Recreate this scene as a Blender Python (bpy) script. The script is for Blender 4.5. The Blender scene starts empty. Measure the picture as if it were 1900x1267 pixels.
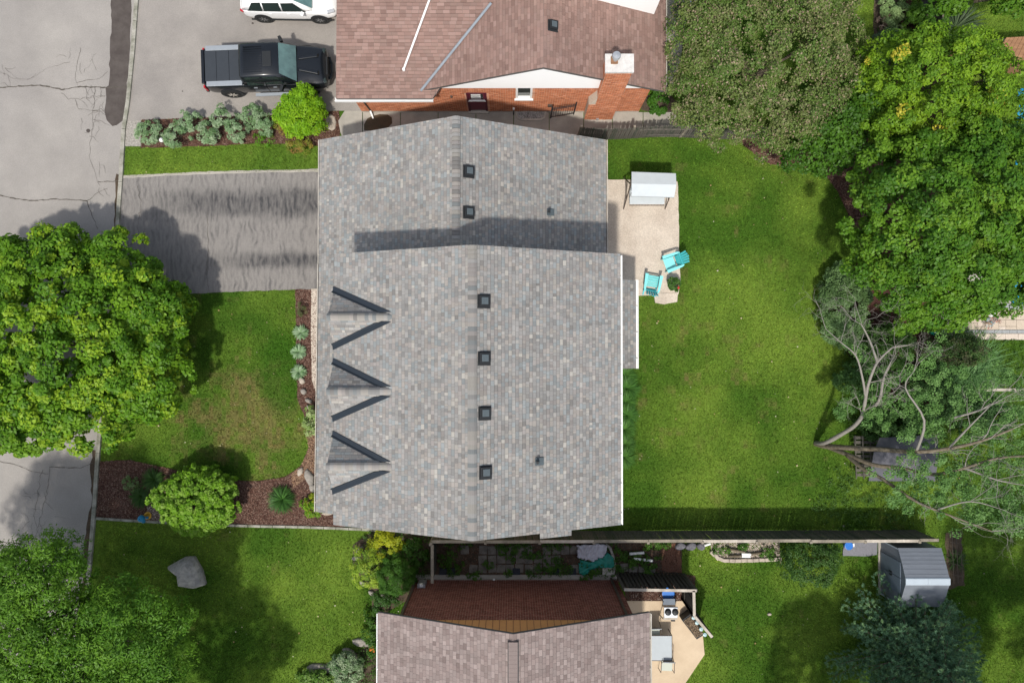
import bpy, math, random
import numpy as np
from mathutils import Vector, Matrix
random.seed(7); RS = np.random.RandomState(11)
R = math.radians
SC = bpy.context.scene; COL = SC.collection

# ---------------------------------------------------------------- camera, world, sun, exposure
H = 32.5; F = 1267.0; TH = math.atan(18.5/1267.0)
cam = bpy.data.cameras.new('camera'); cam.sensor_width = 36; cam.lens = 24.006
cam.clip_start = 0.5; cam.clip_end = 2000
co = bpy.data.objects.new('camera', cam); COL.objects.link(co)
co.location = (0, 0, H); co.rotation_euler = (TH, 0, 0); SC.camera = co
W = bpy.data.worlds.new('World'); SC.world = W; W.use_nodes = True
wn = W.node_tree.nodes; wl = W.node_tree.links
bg = wn['Background']; bg.inputs['Strength'].default_value = 0.15
sky = wn.new('ShaderNodeTexSky'); sky.sky_type = 'NISHITA'; sky.sun_disc = False
SX, SY = 0.13, 0.56                     # how far a shadow moves per metre of height
sky.sun_elevation = math.atan(1/math.hypot(SX, SY)); sky.sun_rotation = math.atan2(-SX, -SY) % (2*math.pi)
sky.dust_density = 2.0
hs = wn.new('ShaderNodeHueSaturation'); hs.inputs['Saturation'].default_value = 0.55   # thin bright cloud over the blue
wl.new(sky.outputs[0], hs.inputs['Color']); wl.new(hs.outputs[0], bg.inputs['Color'])
sl = bpy.data.lights.new('sun', 'SUN'); sl.energy = 3.1; sl.angle = R(2.6); sl.color = (1.0, 0.95, 0.87)
so = bpy.data.objects.new('sun', sl); COL.objects.link(so); so.location = (-20, -60, 90)
so.rotation_euler = Vector((SX, SY, -1)).to_track_quat('-Z', 'Y').to_euler()
SC.view_settings.view_transform = 'Standard'; SC.view_settings.look = 'None'
SC.view_settings.exposure = 0.28; SC.view_settings.gamma = 1; SC.view_settings.use_curve_mapping = False
SC.cycles.max_bounces = 6; SC.cycles.transparent_max_bounces = 4

# ---------------------------------------------------------------- picture point -> place
cT, sT = math.cos(TH), math.sin(TH)
def ray(px, py):
    x = (px-950)/F; y = (633.5-py)/F
    return Vector((x, y*cT+sT, y*sT-cT))
def U(px, py, z=0.0):
    d = ray(px, py); t = (H-z)/(-d.z)
    return Vector((d.x*t, d.y*t, z))
def UP(px, py, p0, n, lift=0.0):        # point on the plane through p0 with normal n
    d = ray(px, py); o = Vector((0, 0, H)); t = (p0+n*lift-o).dot(n)/d.dot(n)
    return o+d*t

# ---------------------------------------------------------------- materials
MATS = {}
def mk(name, col, rough=0.8, spec=0.3, col2=None, scale=4.0, bump=0.0, bscale=60.0, tint=False, metal=0.0,
       mottle=0.0, coat=0.0, stretch=None, detail=6, trans=0.0, alpha=None, contrast=(0.35, 0.65)):
    m = bpy.data.materials.new(name); m.use_nodes = True; nt = m.node_tree; N = nt.nodes; L = nt.links
    p = N['Principled BSDF']; p.inputs['Roughness'].default_value = rough
    p.inputs['Specular IOR Level'].default_value = spec; p.inputs['Metallic'].default_value = metal
    if coat: p.inputs['Coat Weight'].default_value = coat; p.inputs['Coat Roughness'].default_value = 0.03
    if trans: p.inputs['Transmission Weight'].default_value = trans
    tc = N.new('ShaderNodeTexCoord'); vec = tc.outputs['Object']
    if stretch:
        mp = N.new('ShaderNodeMapping'); mp.inputs['Scale'].default_value = stretch; L.new(vec, mp.inputs[0]); vec = mp.outputs[0]
    if tint:
        a = N.new('ShaderNodeAttribute'); a.attribute_name = 'col'; out = a.outputs['Color']
    else:
        rgb = N.new('ShaderNodeRGB'); rgb.outputs[0].default_value = (*col, 1); out = rgb.outputs[0]
    def noise(s, d=6, r=0.6):
        n = N.new('ShaderNodeTexNoise'); n.inputs['Scale'].default_value = s; n.inputs['Detail'].default_value = d
        n.inputs['Roughness'].default_value = r; L.new(vec, n.inputs['Vector']); return n.outputs['Fac']
    def mix(fac, a, b, mode='MIX'):
        x = N.new('ShaderNodeMix'); x.data_type = 'RGBA'; x.blend_type = mode
        if isinstance(fac, float): x.inputs[0].default_value = fac
        else: L.new(fac, x.inputs[0])
        for k, q in ((6, a), (7, b)):
            if isinstance(q, tuple): x.inputs[k].default_value = (*q, 1)
            else: L.new(q, x.inputs[k])
        return x.outputs[2]
    if col2 is not None:
        mr = N.new('ShaderNodeMapRange'); mr.inputs[1].default_value = contrast[0]; mr.inputs[2].default_value = contrast[1]
        L.new(noise(scale, detail), mr.inputs[0]); out = mix(mr.outputs[0], out, tuple(col2))
    if mottle:
        mr = N.new('ShaderNodeMapRange'); mr.inputs[1].default_value = 0.25; mr.inputs[2].default_value = 0.75
        mr.inputs[3].default_value = 1-mottle; mr.inputs[4].default_value = 1+mottle
        L.new(noise(bscale*0.7, 4, 0.7), mr.inputs[0])
        cb = N.new('ShaderNodeCombineColor'); [L.new(mr.outputs[0], cb.inputs[i]) for i in range(3)]
        out = mix(1.0, out, cb.outputs[0], 'MULTIPLY')
    if name in ('shingle', 'asphalt_grey', 'asphalt_neighbour'):      # broad weathering and faint runs
        mr = N.new('ShaderNodeMapRange'); mr.inputs[1].default_value = 0.3; mr.inputs[2].default_value = 0.7; mr.inputs[3].default_value = .91; mr.inputs[4].default_value = 1.07
        L.new(noise(0.55, 5, 0.65), mr.inputs[0]); cb = N.new('ShaderNodeCombineColor'); [L.new(mr.outputs[0], cb.inputs[i]) for i in range(3)]; out = mix(1.0, out, cb.outputs[0], 'MULTIPLY')
    L.new(out, p.inputs['Base Color'])
    if bump:
        b = N.new('ShaderNodeBump'); b.inputs['Strength'].default_value = bump; b.inputs['Distance'].default_value = 0.02
        L.new(noise(bscale, 4, 0.7), b.inputs['Height']); L.new(b.outputs[0], p.inputs['Normal'])
    MATS[name] = m; m['out'] = 0
    return m
def leafmat(name, transl=0.35, rough=0.5):
    m = mk(name, (0, 0, 0), rough, 0.25, tint=True); nt = m.node_tree; N = nt.nodes; L = nt.links
    p = N['Principled BSDF']; t = N.new('ShaderNodeBsdfTranslucent'); a = [n for n in N if n.type == 'ATTRIBUTE'][0]
    L.new(a.outputs['Color'], t.inputs['Color']); mx = N.new('ShaderNodeMixShader'); mx.inputs[0].default_value = transl
    L.new(p.outputs[0], mx.inputs[1]); L.new(t.outputs[0], mx.inputs[2]); L.new(mx.outputs[0], N['Material Output'].inputs[0])
    return m

# ---------------------------------------------------------------- objects and tags
ORG = {}
def tag(o, label=None, cat=None, group=None, kind=None):
    if label: o['label'] = label
    if cat: o['category'] = cat
    if group: o['group'] = group
    if kind: o['kind'] = kind
    return o
def root(name, label, cat, loc=(0, 0, 0), rotz=0.0, local=False, group=None):
    o = bpy.data.objects.new(name, None); COL.objects.link(o); o.empty_display_size = 0.3
    o.location = loc; o.rotation_euler = (0, 0, rotz)
    ORG[o.name] = Vector((0, 0, 0)) if local else Vector(loc)
    return tag(o, label, cat, group)
def link(name, me, parent=None):
    o = bpy.data.objects.new(name, me); COL.objects.link(o)
    if parent is not None: o.parent = parent; ORG[o.name] = ORG[parent.name]
    else: ORG[o.name] = Vector((0, 0, 0))
    return o
def dup(o, loc=None, rz=None, parent=None, label=None):
    c = o.copy(); COL.objects.link(c)
    if parent is not None: c.parent = parent
    if loc is not None: c.location = loc
    if rz is not None: c.rotation_euler = (0, 0, rz)
    if label: c['label'] = label
    for ch in list(o.children): dup(ch, parent=c)
    return c
def npmesh(name, V, Fc, mat, parent=None, col=None, smooth=False, local=False):
    V = np.asarray(V, dtype=np.float32); Fc = np.asarray(Fc, dtype=np.int32)
    if parent is not None and not local: V = V - np.array(ORG[parent.name], dtype=np.float32)
    me = bpy.data.meshes.new(name); nf, k = Fc.shape
    me.vertices.add(len(V)); me.vertices.foreach_set('co', V.ravel())
    me.loops.add(nf*k); me.loops.foreach_set('vertex_index', Fc.ravel())
    me.polygons.add(nf); me.polygons.foreach_set('loop_start', np.arange(0, nf*k, k, dtype=np.int32))
    if smooth: me.polygons.foreach_set('use_smooth', np.ones(nf, dtype=bool))
    if col is not None:
        at = me.attributes.new('col', 'FLOAT_COLOR', 'CORNER')
        c4 = np.ones((nf, 4), dtype=np.float32); c4[:, :3] = col
        at.data.foreach_set('color', np.repeat(c4, k, axis=0).ravel())
    me.materials.append(mat); me.update(calc_edges=True)
    return link(name, me, parent)

class MB:
    def __init__(s): s.v = []; s.f = []; s.c = []; s.cur = (1, 1, 1)
    def add(s, vs, fs, col=None):
        b = len(s.v); s.v += [tuple(v) for v in vs]; s.f += [tuple(b+i for i in f) for f in fs]
        s.c += [col or s.cur]*len(fs); return s
    def hexa(s, p, col=None):           # 4 bottom + 4 top, counter-clockwise from above
        return s.add(p, [(3, 2, 1, 0), (4, 5, 6, 7), (0, 1, 5, 4), (1, 2, 6, 5), (2, 3, 7, 6), (3, 0, 4, 7)], col)
    def box(s, x0, x1, y0, y1, z0, z1, col=None):
        return s.hexa([(x0, y0, z0), (x1, y0, z0), (x1, y1, z0), (x0, y1, z0), (x0, y0, z1), (x1, y0, z1), (x1, y1, z1), (x0, y1, z1)], col)
    def obox(s, c, sz, rz=0, rx=0, ry=0, col=None):
        M = Matrix.Rotation(rz, 3, 'Z') @ Matrix.Rotation(ry, 3, 'Y') @ Matrix.Rotation(rx, 3, 'X'); a, b, h = sz[0]/2, sz[1]/2, sz[2]/2; c = Vector(c)
        return s.hexa([c+M@Vector(q) for q in ((-a, -b, -h), (a, -b, -h), (a, b, -h), (-a, b, -h), (-a, -b, h), (a, -b, h), (a, b, h), (-a, b, h))], col)
    def bar(s, p, q, r, r2=None, n=8, col=None, flat=None):
        p = Vector(p); q = Vector(q); r2 = r if r2 is None else r2; d = (q-p)
        if d.length < 1e-6: return s
        d.normalize(); a = d.orthogonal().normalized()
        if abs(d.z) < 0.9: a = d.cross(Vector((0, 0, 1))).normalized()
        b = d.cross(a); vs = []; ph = math.pi/n if n == 4 else 0
        for (c, rr) in ((p, r), (q, r2)):
            for i in range(n):
                t = 2*math.pi*i/n+ph; vs.append(c+a*math.cos(t)*rr+b*math.sin(t)*rr*(flat or 1))
        fs = [(i, (i+1) % n, n+(i+1) % n, n+i) for i in range(n)]+[tuple(range(n-1, -1, -1)), tuple(range(n, 2*n))]
        return s.add(vs, fs, col)
    def prism(s, poly, z0, z1, col=None):
        n = len(poly); vs = [(p[0], p[1], z0) for p in poly]+[(p[0], p[1], z1) for p in poly]
        return s.add(vs, [tuple(range(n-1, -1, -1)), tuple(range(n, 2*n))]+[(i, (i+1) % n, n+(i+1) % n, n+i) for i in range(n)], col)
    def lathe(s, c, prof, n=16, col=None):   # prof: (r, z)
        vs = []; c = Vector(c)
        for r, z in prof:
            for i in range(n): t = 2*math.pi*i/n; vs.append((c.x+r*math.cos(t), c.y+r*math.sin(t), c.z+z))
        fs = []
        for k in range(len(prof)-1):
            for i in range(n): j = (i+1) % n; fs.append((k*n+i, k*n+j, (k+1)*n+j, (k+1)*n+i))
        fs.append(tuple(range(n-1, -1, -1))); fs.append(tuple(range((len(prof)-1)*n, len(prof)*n)))
        return s.add(vs, fs, col)
    def ball(s, c, r, sz=1.0, n=14, col=None):
        return s.lathe(c, [(max(1e-3, r*math.sin(math.pi*k/8)), -r*sz*math.cos(math.pi*k/8)) for k in range(9)], n, col)
    def quad(s, a, b, c, d, t=0.01, col=None):   # thin plate with thickness t below
        a, b, c, d = map(Vector, (a, b, c, d)); n = (b-a).cross(c-a).normalized()*t
        return s.hexa([a-n, b-n, c-n, d-n, a, b, c, d], col)
    def build(s, name, mat, parent=None, smooth=False, tint=False, local=False, bevel=0, at=None):
        me = bpy.data.meshes.new(name)
        o = ORG[parent.name] if (parent is not None and not local) else Vector((0, 0, 0))
        if parent is None and at is not None: o = Vector(at)
        me.from_pydata([(v[0]-o.x, v[1]-o.y, v[2]-o.z) for v in s.v], [], s.f)
        if tint:
            a = me.attributes.new('col', 'FLOAT_COLOR', 'CORNER'); i = 0
            buf = []
            for f, c in zip(s.f, s.c): buf += [c[0], c[1], c[2], 1]*len(f)
            a.data.foreach_set('color', buf)
        if smooth: me.polygons.foreach_set('use_smooth', [True]*len(me.polygons))
        me.materials.append(mat); me.update()
        ob = link(name, me, parent)
        if parent is None and at is not None: ob.location = at
        if bevel:
            b = ob.modifiers.new('bevel', 'BEVEL'); b.width = bevel; b.segments = 2; b.limit_method = 'ANGLE'
        return ob
def inst(me, name, loc, rot=(0, 0, 0), parent=None, scale=None):
    o = bpy.data.objects.new(name, me); COL.objects.link(o)
    if parent is not None: o.parent = parent; loc = Vector(loc)-ORG[parent.name]; ORG[o.name] = ORG[parent.name]
    o.location = loc; o.rotation_euler = rot
    if scale: o.scale = scale
    return o

# ---------------------------------------------------------------- material set
M_shingle = mk('shingle', (0, 0, 0), 0.92, 0.15, tint=True, mottle=0.10, bump=0.5, bscale=90)
M_deck = mk('roof_underlay', (0.07, 0.07, 0.072), 0.95, 0.1)
M_white = mk('white_trim', (0.78, 0.78, 0.76), 0.5, 0.4, mottle=0.04, bscale=8)
M_fascia = mk('dark_fascia', (0.10, 0.095, 0.09), 0.6)
M_black = mk('black_plastic', (0.018, 0.02, 0.022), 0.55, 0.3, mottle=0.2, bscale=40)
M_ventcap = mk('vent_cap_grey', (0.075, 0.095, 0.105), 0.5, 0.4, mottle=0.2, bscale=20)
M_flash = mk('dark_flashing', (0.010, 0.017, 0.026), 0.5, 0.5, mottle=0.15, bscale=12)
M_steel = mk('galvanised_steel', (0.48, 0.5, 0.52), 0.35, 0.5, metal=0.6, mottle=0.15, bscale=10)
M_greymetal = mk('grey_valley_metal', (0.22, 0.25, 0.28), 0.45, 0.5, mottle=0.15, bscale=6)
M_brick = mk('brick', (0, 0, 0), 0.9, 0.15, tint=True, mottle=0.15, bscale=50, bump=0.3)
M_mortar = mk('mortar', (0.55, 0.47, 0.38), 0.95, 0.1, mottle=0.15, bscale=25)
M_mortar2 = mk('mortar_brown', (0.55, 0.45, 0.38), 0.95, 0.1, mottle=0.15, bscale=25)
M_siding = mk('white_siding', (0.95, 0.95, 0.945), 0.6, 0.3)
M_conc = mk('concrete', (0.40, 0.37, 0.32), 0.9, 0.15, col2=(0.30, 0.28, 0.245), scale=1.2, mottle=0.12, bscale=50, bump=0.2)
M_conclight = mk('pale_concrete', (0.50, 0.465, 0.41), 0.9, 0.15, col2=(0.37, 0.345, 0.30), scale=2.5, mottle=0.15, bscale=40, bump=0.3)
M_kerb = mk('kerb_concrete', (0.36, 0.345, 0.30), 0.9, 0.15, col2=(0.17, 0.17, 0.13), scale=2.0, mottle=0.25, bscale=30, bump=0.5)
M_asph = mk('asphalt_grey', (0.305, 0.285, 0.262), 0.92, 0.15, col2=(0.262, 0.245, 0.228), scale=0.35, mottle=0.16, bscale=34, bump=0.35)
M_asph2 = mk('asphalt_neighbour', (0.295, 0.272, 0.247), 0.92, 0.15, col2=(0.235, 0.217, 0.20), scale=0.5, mottle=0.17, bscale=34, bump=0.35)
M_patch = mk('dark_wet_asphalt', (0.058, 0.047, 0.042), 0.8, 0.3, col2=(0.085, 0.072, 0.064), scale=2, mottle=0.1, bscale=40)
M_crack = mk('crack_dark', (0.09, 0.08, 0.068), 0.95, 0.1, mottle=0.4, bscale=12)
M_agg = mk('exposed_aggregate', (0.56, 0.49, 0.41), 0.9, 0.15, col2=(0.47, 0.40, 0.33), scale=1.0, mottle=0.28, bscale=24, bump=0.5)
M_chip = mk('mulch_chip', (0, 0, 0), 0.95, 0.1, tint=True)
M_soil = mk('soil', (0.10, 0.075, 0.052), 0.98, 0.1, col2=(0.06, 0.046, 0.034), scale=3, mottle=0.35, bscale=30, bump=0.8)
M_mulchbase = mk('mulch_base', (0.085, 0.04, 0.032), 0.98, 0.1, col2=(0.06, 0.03, 0.024), scale=5, mottle=0.4, bscale=40, bump=0.8)
M_leaf = leafmat('leaf', 0.35)
M_needle = leafmat('needle', 0.12, 0.6)
M_grass = leafmat('grass_blade', 0.3, 0.6)
M_lawn = mk('lawn_soil', (0, 0, 0), 0.95, 0.1, tint=True, mottle=0.45, bscale=22, bump=0.8)
M_bark = mk('bark', (0.19, 0.165, 0.12), 0.95, 0.1, col2=(0.12, 0.095, 0.065), scale=8, mottle=0.3, bscale=30, bump=0.8)
M_barkgrey = mk('dead_grey_bark', (0.25, 0.235, 0.205), 0.9, 0.1, col2=(0.22, 0.20, 0.175), scale=6, mottle=0.2, bscale=30, bump=0.5)
M_wood = mk('weathered_wood', (0.135, 0.125, 0.105), 0.95, 0.1, col2=(0.085, 0.08, 0.07), scale=3, mottle=0.3, bscale=12, stretch=(3, 3, 0.5), bump=0.4)
M_wood2 = mk('fence_board_wood', (0.10, 0.105, 0.085), 0.95, 0.1, col2=(0.06, 0.065, 0.05), scale=2, mottle=0.3, bscale=12, stretch=(3, 3, 0.4), bump=0.4)
M_rail = mk('fence_top_rail', (0.30, 0.265, 0.21), 0.9, 0.1, col2=(0.17, 0.15, 0.12), scale=2.5, mottle=0.2, bscale=14, bump=0.4)
M_rail2 = mk('bleached_top_rail', (0.52, 0.47, 0.40), 0.9, 0.1, col2=(0.34, 0.30, 0.25), scale=2.5, mottle=0.15, bscale=14, bump=0.3)
M_brownwood = mk('brown_wood', (0.30, 0.165, 0.09), 0.85, 0.15, col2=(0.20, 0.105, 0.06), scale=3, mottle=0.2, bscale=12, stretch=(0.4, 3, 3))
M_ochre = mk('ochre_siding', (0.52, 0.27, 0.11), 0.75, 0.2, mottle=0.06, bscale=6)
M_stone = mk('stone', (0.34, 0.31, 0.27), 0.9, 0.15, col2=(0.20, 0.185, 0.165), scale=3.5, mottle=0.25, bscale=20, bump=0.8)
M_palestone = mk('pale_stone', (0.46, 0.40, 0.33), 0.9, 0.15, col2=(0.33, 0.28, 0.23), scale=5, mottle=0.2, bscale=20, bump=0.6)
M_boulder = mk('boulder_rock', (0.48, 0.44, 0.39), 0.85, 0.2, col2=(0.26, 0.25, 0.235), scale=2.6, mottle=0.35, bscale=14, bump=1.0)
M_gravel = mk('gravel_chip', (0, 0, 0), 0.9, 0.15, tint=True)
M_teal = mk('teal_plastic', (0.06, 0.44, 0.47), 0.55, 0.35, mottle=0.06, bscale=8)
M_teal2 = mk('pale_teal_plastic', (0.22, 0.66, 0.66), 0.5, 0.35, mottle=0.06, bscale=8)
M_fabricw = mk('white_fabric', (0.50, 0.54, 0.56), 0.85, 0.2, mottle=0.05, bscale=4, bump=0.1)
M_brownmetal = mk('brown_frame', (0.085, 0.065, 0.052), 0.5, 0.4)
M_iron = mk('black_iron', (0.02, 0.02, 0.022), 0.5, 0.4)
M_maroon = mk('maroon_door', (0.13, 0.013, 0.03), 0.45, 0.4)
M_glassdark = mk('dark_glass', (0.02, 0.03, 0.028), 0.08, 0.6)
M_pool = mk('pool_water', (0.01, 0.20, 0.42), 0.06, 0.5, col2=(0.02, 0.30, 0.52), scale=1.5, bump=0.15, bscale=4)
M_yellow = mk('hydrant_yellow', (0.62, 0.36, 0.03), 0.5, 0.4)
M_blue = mk('hydrant_blue', (0.02, 0.22, 0.42), 0.5, 0.4)
M_bluetarp = mk('blue_plastic', (0.02, 0.16, 0.55), 0.45, 0.4)
M_shed = mk('shed_metal', (0.155, 0.172, 0.20), 0.55, 0.4, mottle=0.12, bscale=2.5, stretch=(1, 6, 1))
M_sheddoor = mk('shed_door_metal', (0.12, 0.15, 0.19), 0.5, 0.4, mottle=0.12, bscale=3)
M_shedridge = mk('shed_ridge_metal', (0.42, 0.48, 0.54), 0.5, 0.4, mottle=0.06, bscale=6)
M_greyroof = mk('grey_plywood', (0.10, 0.10, 0.115), 0.8, 0.2, mottle=0.15, bscale=3)
M_red = mk('red', (0.5, 0.03, 0.03), 0.4)

# ---------------------------------------------------------------- numpy noise and polygons
_G = RS.rand(64, 64, 8)
def vnoise(x, y, s, k=0):
    x = np.asarray(x)*s+100; y = np.asarray(y)*s+100; xi = np.floor(x).astype(int); yi = np.floor(y).astype(int)
    fx = x-xi; fy = y-yi; fx = fx*fx*(3-2*fx); fy = fy*fy*(3-2*fy); g = _G[:, :, k]
    a = g[xi % 64, yi % 64]; b = g[(xi+1) % 64, yi % 64]; c = g[xi % 64, (yi+1) % 64]; d = g[(xi+1) % 64, (yi+1) % 64]
    return (a*(1-fx)+b*fx)*(1-fy)+(c*(1-fx)+d*fx)*fy
def fbm(x, y, s, k=0): return 0.5*vnoise(x, y, s, k)+0.3*vnoise(x, y, s*2.1, k+1)+0.2*vnoise(x, y, s*4.3, k+2)
def inpoly(x, y, P):
    r = np.zeros(len(x), bool); n = len(P)
    for i in range(n):
        x0, y0 = P[i][0], P[i][1]; x1, y1 = P[(i+1) % n][0], P[(i+1) % n][1]
        if y0 == y1: continue
        c = ((y0 > y) != (y1 > y)) & (x < (x1-x0)*(y-y0)/(y1-y0)+x0); r ^= c
    return r
def PX(pts, z=0): return [tuple(U(a, b, z))[:2] for a, b in pts]
def rough_poly(P, step=0.25, amp=0.03):
    out = []
    for i in range(len(P)):
        a = Vector(P[i]); b = Vector(P[(i+1) % len(P)]); n = max(1, int((b-a).length/step))
        for k in range(n):
            p = a.lerp(b, k/n); out.append((p.x+random.uniform(-amp, amp), p.y+random.uniform(-amp, amp)))
    return out
def sheet(name, P, z, mat, kind='structure', thick=0.0, amp=0.0, parent=None):
    if amp: P = rough_poly(P, 0.25, amp)
    area = sum(P[i][0]*P[(i+1) % len(P)][1]-P[(i+1) % len(P)][0]*P[i][1] for i in range(len(P)))
    if area < 0: P = P[::-1]
    m = MB()
    if thick: m.prism(P, z-thick, z)
    else: m.add([(p[0], p[1], z) for p in P], [tuple(range(len(P)))])
    o = m.build(name, mat, parent)
    if kind: o['kind'] = kind
    return o

# ---------------------------------------------------------------- ground and hard surfaces
g = MB(); g.add([(-400, -400, -.06), (400, -400, -.06), (400, 400, -.06), (-400, 400, -.06)], [(0, 1, 2, 3)])
M_far = mk('far_grass', (0.045, 0.085, 0.014), 0.95, 0.1, col2=(0.03, 0.06, 0.01), scale=0.3)
g.build('ground', M_far)['kind'] = 'structure'

kerb_px = [(262, -60), (254, 0), (249, 81), (237, 202), (231, 232), (228, 280), (226, 323), (221, 387), (218, 440), (210, 560), (197, 690), (184, 820), (175, 954), (164, 1081), (152, 1200), (140, 1330)]
kerb = [U(a, b) for a, b in kerb_px]
P_road = PX([(-700, -60)]+kerb_px+[(-700, 1330)])
P_drive = PX([(226, 329), (400, 320), (640, 318), (640, 536), (548, 537), (450, 541), (330, 546), (212, 552), (218, 440)])
P_ndrive = PX([(256, -60), (700, -60), (700, 206), (640, 206), (620, 206), (560, 212), (262, 223), (262, 272), (231, 272), (233, 232), (239, 202), (251, 81)])
P_nwalk = PX([(628, 206), (640, 200), (1190, 200), (1275, 215), (1310, 250), (1300, 254), (1075, 254), (1075, 262), (640, 262), (629, 235)])
P_bed_n = PX([(262, 223), (560, 212), (628, 206), (632, 240), (625, 275), (560, 268), (470, 266), (420, 270), (262, 275)])
P_bed_f = PX([(548, 537), (600, 537), (600, 800), (600, 945), (640, 950), (640, 980), (450, 974), (178, 961), (181, 856), (240, 853), (300, 866), (400, 888), (470, 893), (530, 885), (560, 862), (573, 830), (573, 790), (552, 740)])
P_patio = PX([(1080, 333), (1163, 334), (1257, 337), (1259, 400), (1260, 470), (1262, 520), (1258, 546), (1190, 549), (1080, 549)])
P_patio2 = PX([(1213, 545), (1257, 544), (1255, 560), (1238, 563), (1232, 566), (1216, 562)])
P_back_bed = PX([(1365, 258), (1405, 290), (1430, 306), (1500, 312), (1530, 322), (1556, 360), (1588, 430), (1580, 500), (1545, 560), (1560, 640), (1620, 720), (1745, 760), (1830, 730), (1790, 632), (1746, 632), (1746, 575), (1760, 60), (1640, -60), (1640, 60), (1640, 200), (1600, 240), (1400, 240)])
P_yard = PX([(802, 1000), (1265, 1000), (1265, 1064), (1290, 1068), (1290, 1118), (1160, 1118), (1160, 1080), (802, 1080)])
P_spatio = PX([(1100, 1114), (1268, 1114), (1303, 1170), (1307, 1213), (1262, 1280), (1262, 1340), (1100, 1340)])
P_poolpave = PX([(1744, 500), (1990, 500), (1990, 631), (1748, 629)])
P_shrubbed = PX([(690, 985), (800, 985), (800, 1075), (760, 1110), (710, 1140), (705, 1330), (560, 1330), (560, 1255), (590, 1235), (650, 1215), (700, 1190), (690, 1140), (690, 1100), (655, 1050), (655, 1010)])
P_soilright = PX([(1754, 988), (1783, 985), (1790, 1085), (1757, 1095)])
P_nbed2 = PX([(1190, 180), (1240, 170), (1262, 200), (1250, 215), (1190, 205)])
P_nbedR = PX([(1623, -60), (1670, -60), (1670, 90), (1640, 130), (1620, 110)])
P_rock = PX([(1318, 1004), (1446, 1004), (1448, 1037), (1345, 1041), (1320, 1026)])
HARD = [P_road, P_drive, P_ndrive, P_nwalk, P_bed_n, P_bed_f, P_patio, P_patio2, P_back_bed, P_yard, P_spatio, P_poolpave, P_shrubbed, P_soilright, P_nbed2, P_nbedR, P_rock]

def lawncol(x, y):
    """what grows where: green turf, dry straw patches, clover-green patches"""
    a = fbm(x, y, 0.35, 0); b = fbm(x, y, 1.6, 3); f = vnoise(x, y, 6.0, 5)
    dark = np.array([0.080, 0.180, 0.018]); lite = np.array([0.205, 0.325, 0.042]); dry = np.array([0.27, 0.225, 0.085])
    t = np.clip((a-0.3)*2.2, 0, 1)[..., None]; c = dark*(1-t)+lite*t
    front = np.clip(1-np.hypot((x+12.5)/4.5, (y+3.3)/3.4), 0, 1)
    back = 0.45*np.clip(1-np.hypot((x-8.5)/5.0, (y-0.5)/9.0), 0, 1)
    d = np.clip((front*1.7+back*0.6)+(b-0.62)*2.4-0.08, 0, 1)*np.clip(0.25+f, 0, 1)
    d = np.where((front+back) > 0, np.clip(d, 0, 0.8), np.clip((b-0.72)*2, 0, 0.3))[..., None]
    c = c*(1-d)+dry*d
    patch = np.clip(1-np.hypot((x+10.9)/1.3, (y+1.1)/2.3), 0, 1)[..., None]
    c = c*(1-0.7*np.clip(patch*3, 0, 1))+np.array([0.055, 0.16, 0.012])*0.7*np.clip(patch*3, 0, 1)
    return c
gx = np.arange(-30, 30.01, 0.2); gy = np.arange(-21, 22.01, 0.2)
X, Y = np.meshgrid(gx, gy, indexing='ij'); nx, ny = X.shape
Z = -0.012+0.012*(fbm(X, Y, 0.8, 2)-0.5)
V = np.stack([X, Y, Z], -1).reshape(-1, 3)
i, j = np.meshgrid(np.arange(nx-1), np.arange(ny-1), indexing='ij'); a = (i*ny+j).ravel()
Fq = np.stack([a, a+ny, a+ny+1, a+1], 1)
cc = lawncol(X[:-1, :-1].ravel()+.1, Y[:-1, :-1].ravel()+.1)
npmesh('lawn', V, Fq, M_lawn, col=cc*0.55, smooth=True)['kind'] = 'structure'

def scatter(n, box, keep=None, drop=()):
    x = RS.uniform(box[0], box[1], n); y = RS.uniform(box[2], box[3], n); k = np.ones(n, bool)
    if keep is not None: k &= inpoly(x, y, keep)
    for P in drop: k &= ~inpoly(x, y, P)
    return x[k], y[k]
# turf blades
HOUSES = [[(-8.0, -6.4), (3.9, -6.4), (3.9, 8.9), (-8.0, 8.9)], [(-7.1, 11.5), (6.2, 11.5), (6.2, 21), (-7.1, 21)], [(-4.6, -21), (4.9, -21), (4.9, -10.8), (-4.6, -10.8)]]
x, y = scatter(620000, (-19.6, 24.5, -16.2, 17), None, HARD+HOUSES)
n = len(x); hh = RS.uniform(.05, .10, n); ang = RS.uniform(0, 2*np.pi, n); w = RS.uniform(.010, .019, n)
lx, ly = RS.normal(0, .035, n), RS.normal(0, .035, n)
dx, dy = np.cos(ang)*w, np.sin(ang)*w
V = np.empty((n, 3, 3)); V[:, 0] = np.stack([x-dx, y-dy, np.full(n, -.01)], 1); V[:, 1] = np.stack([x+dx, y+dy, np.full(n, -.01)], 1)
V[:, 2] = np.stack([x+lx, y+ly, hh], 1)
c = lawncol(x, y)*RS.uniform(.55, 1.6, (n, 1))*(.62+.76*vnoise(x, y, 7.0, 6))[:, None]*np.array([1.15, 1.1, 1.1]); c[:, 0] *= RS.uniform(.85, 1.2, n)
npmesh('lawn_grass', V.reshape(-1, 3), np.arange(n*3).reshape(n, 3), M_grass, col=c)['kind'] = 'stuff'

sheet('road', P_road, 0.008, M_asph)
sheet('neighbour_driveway', P_ndrive, 0.010, M_asph2)
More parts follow.
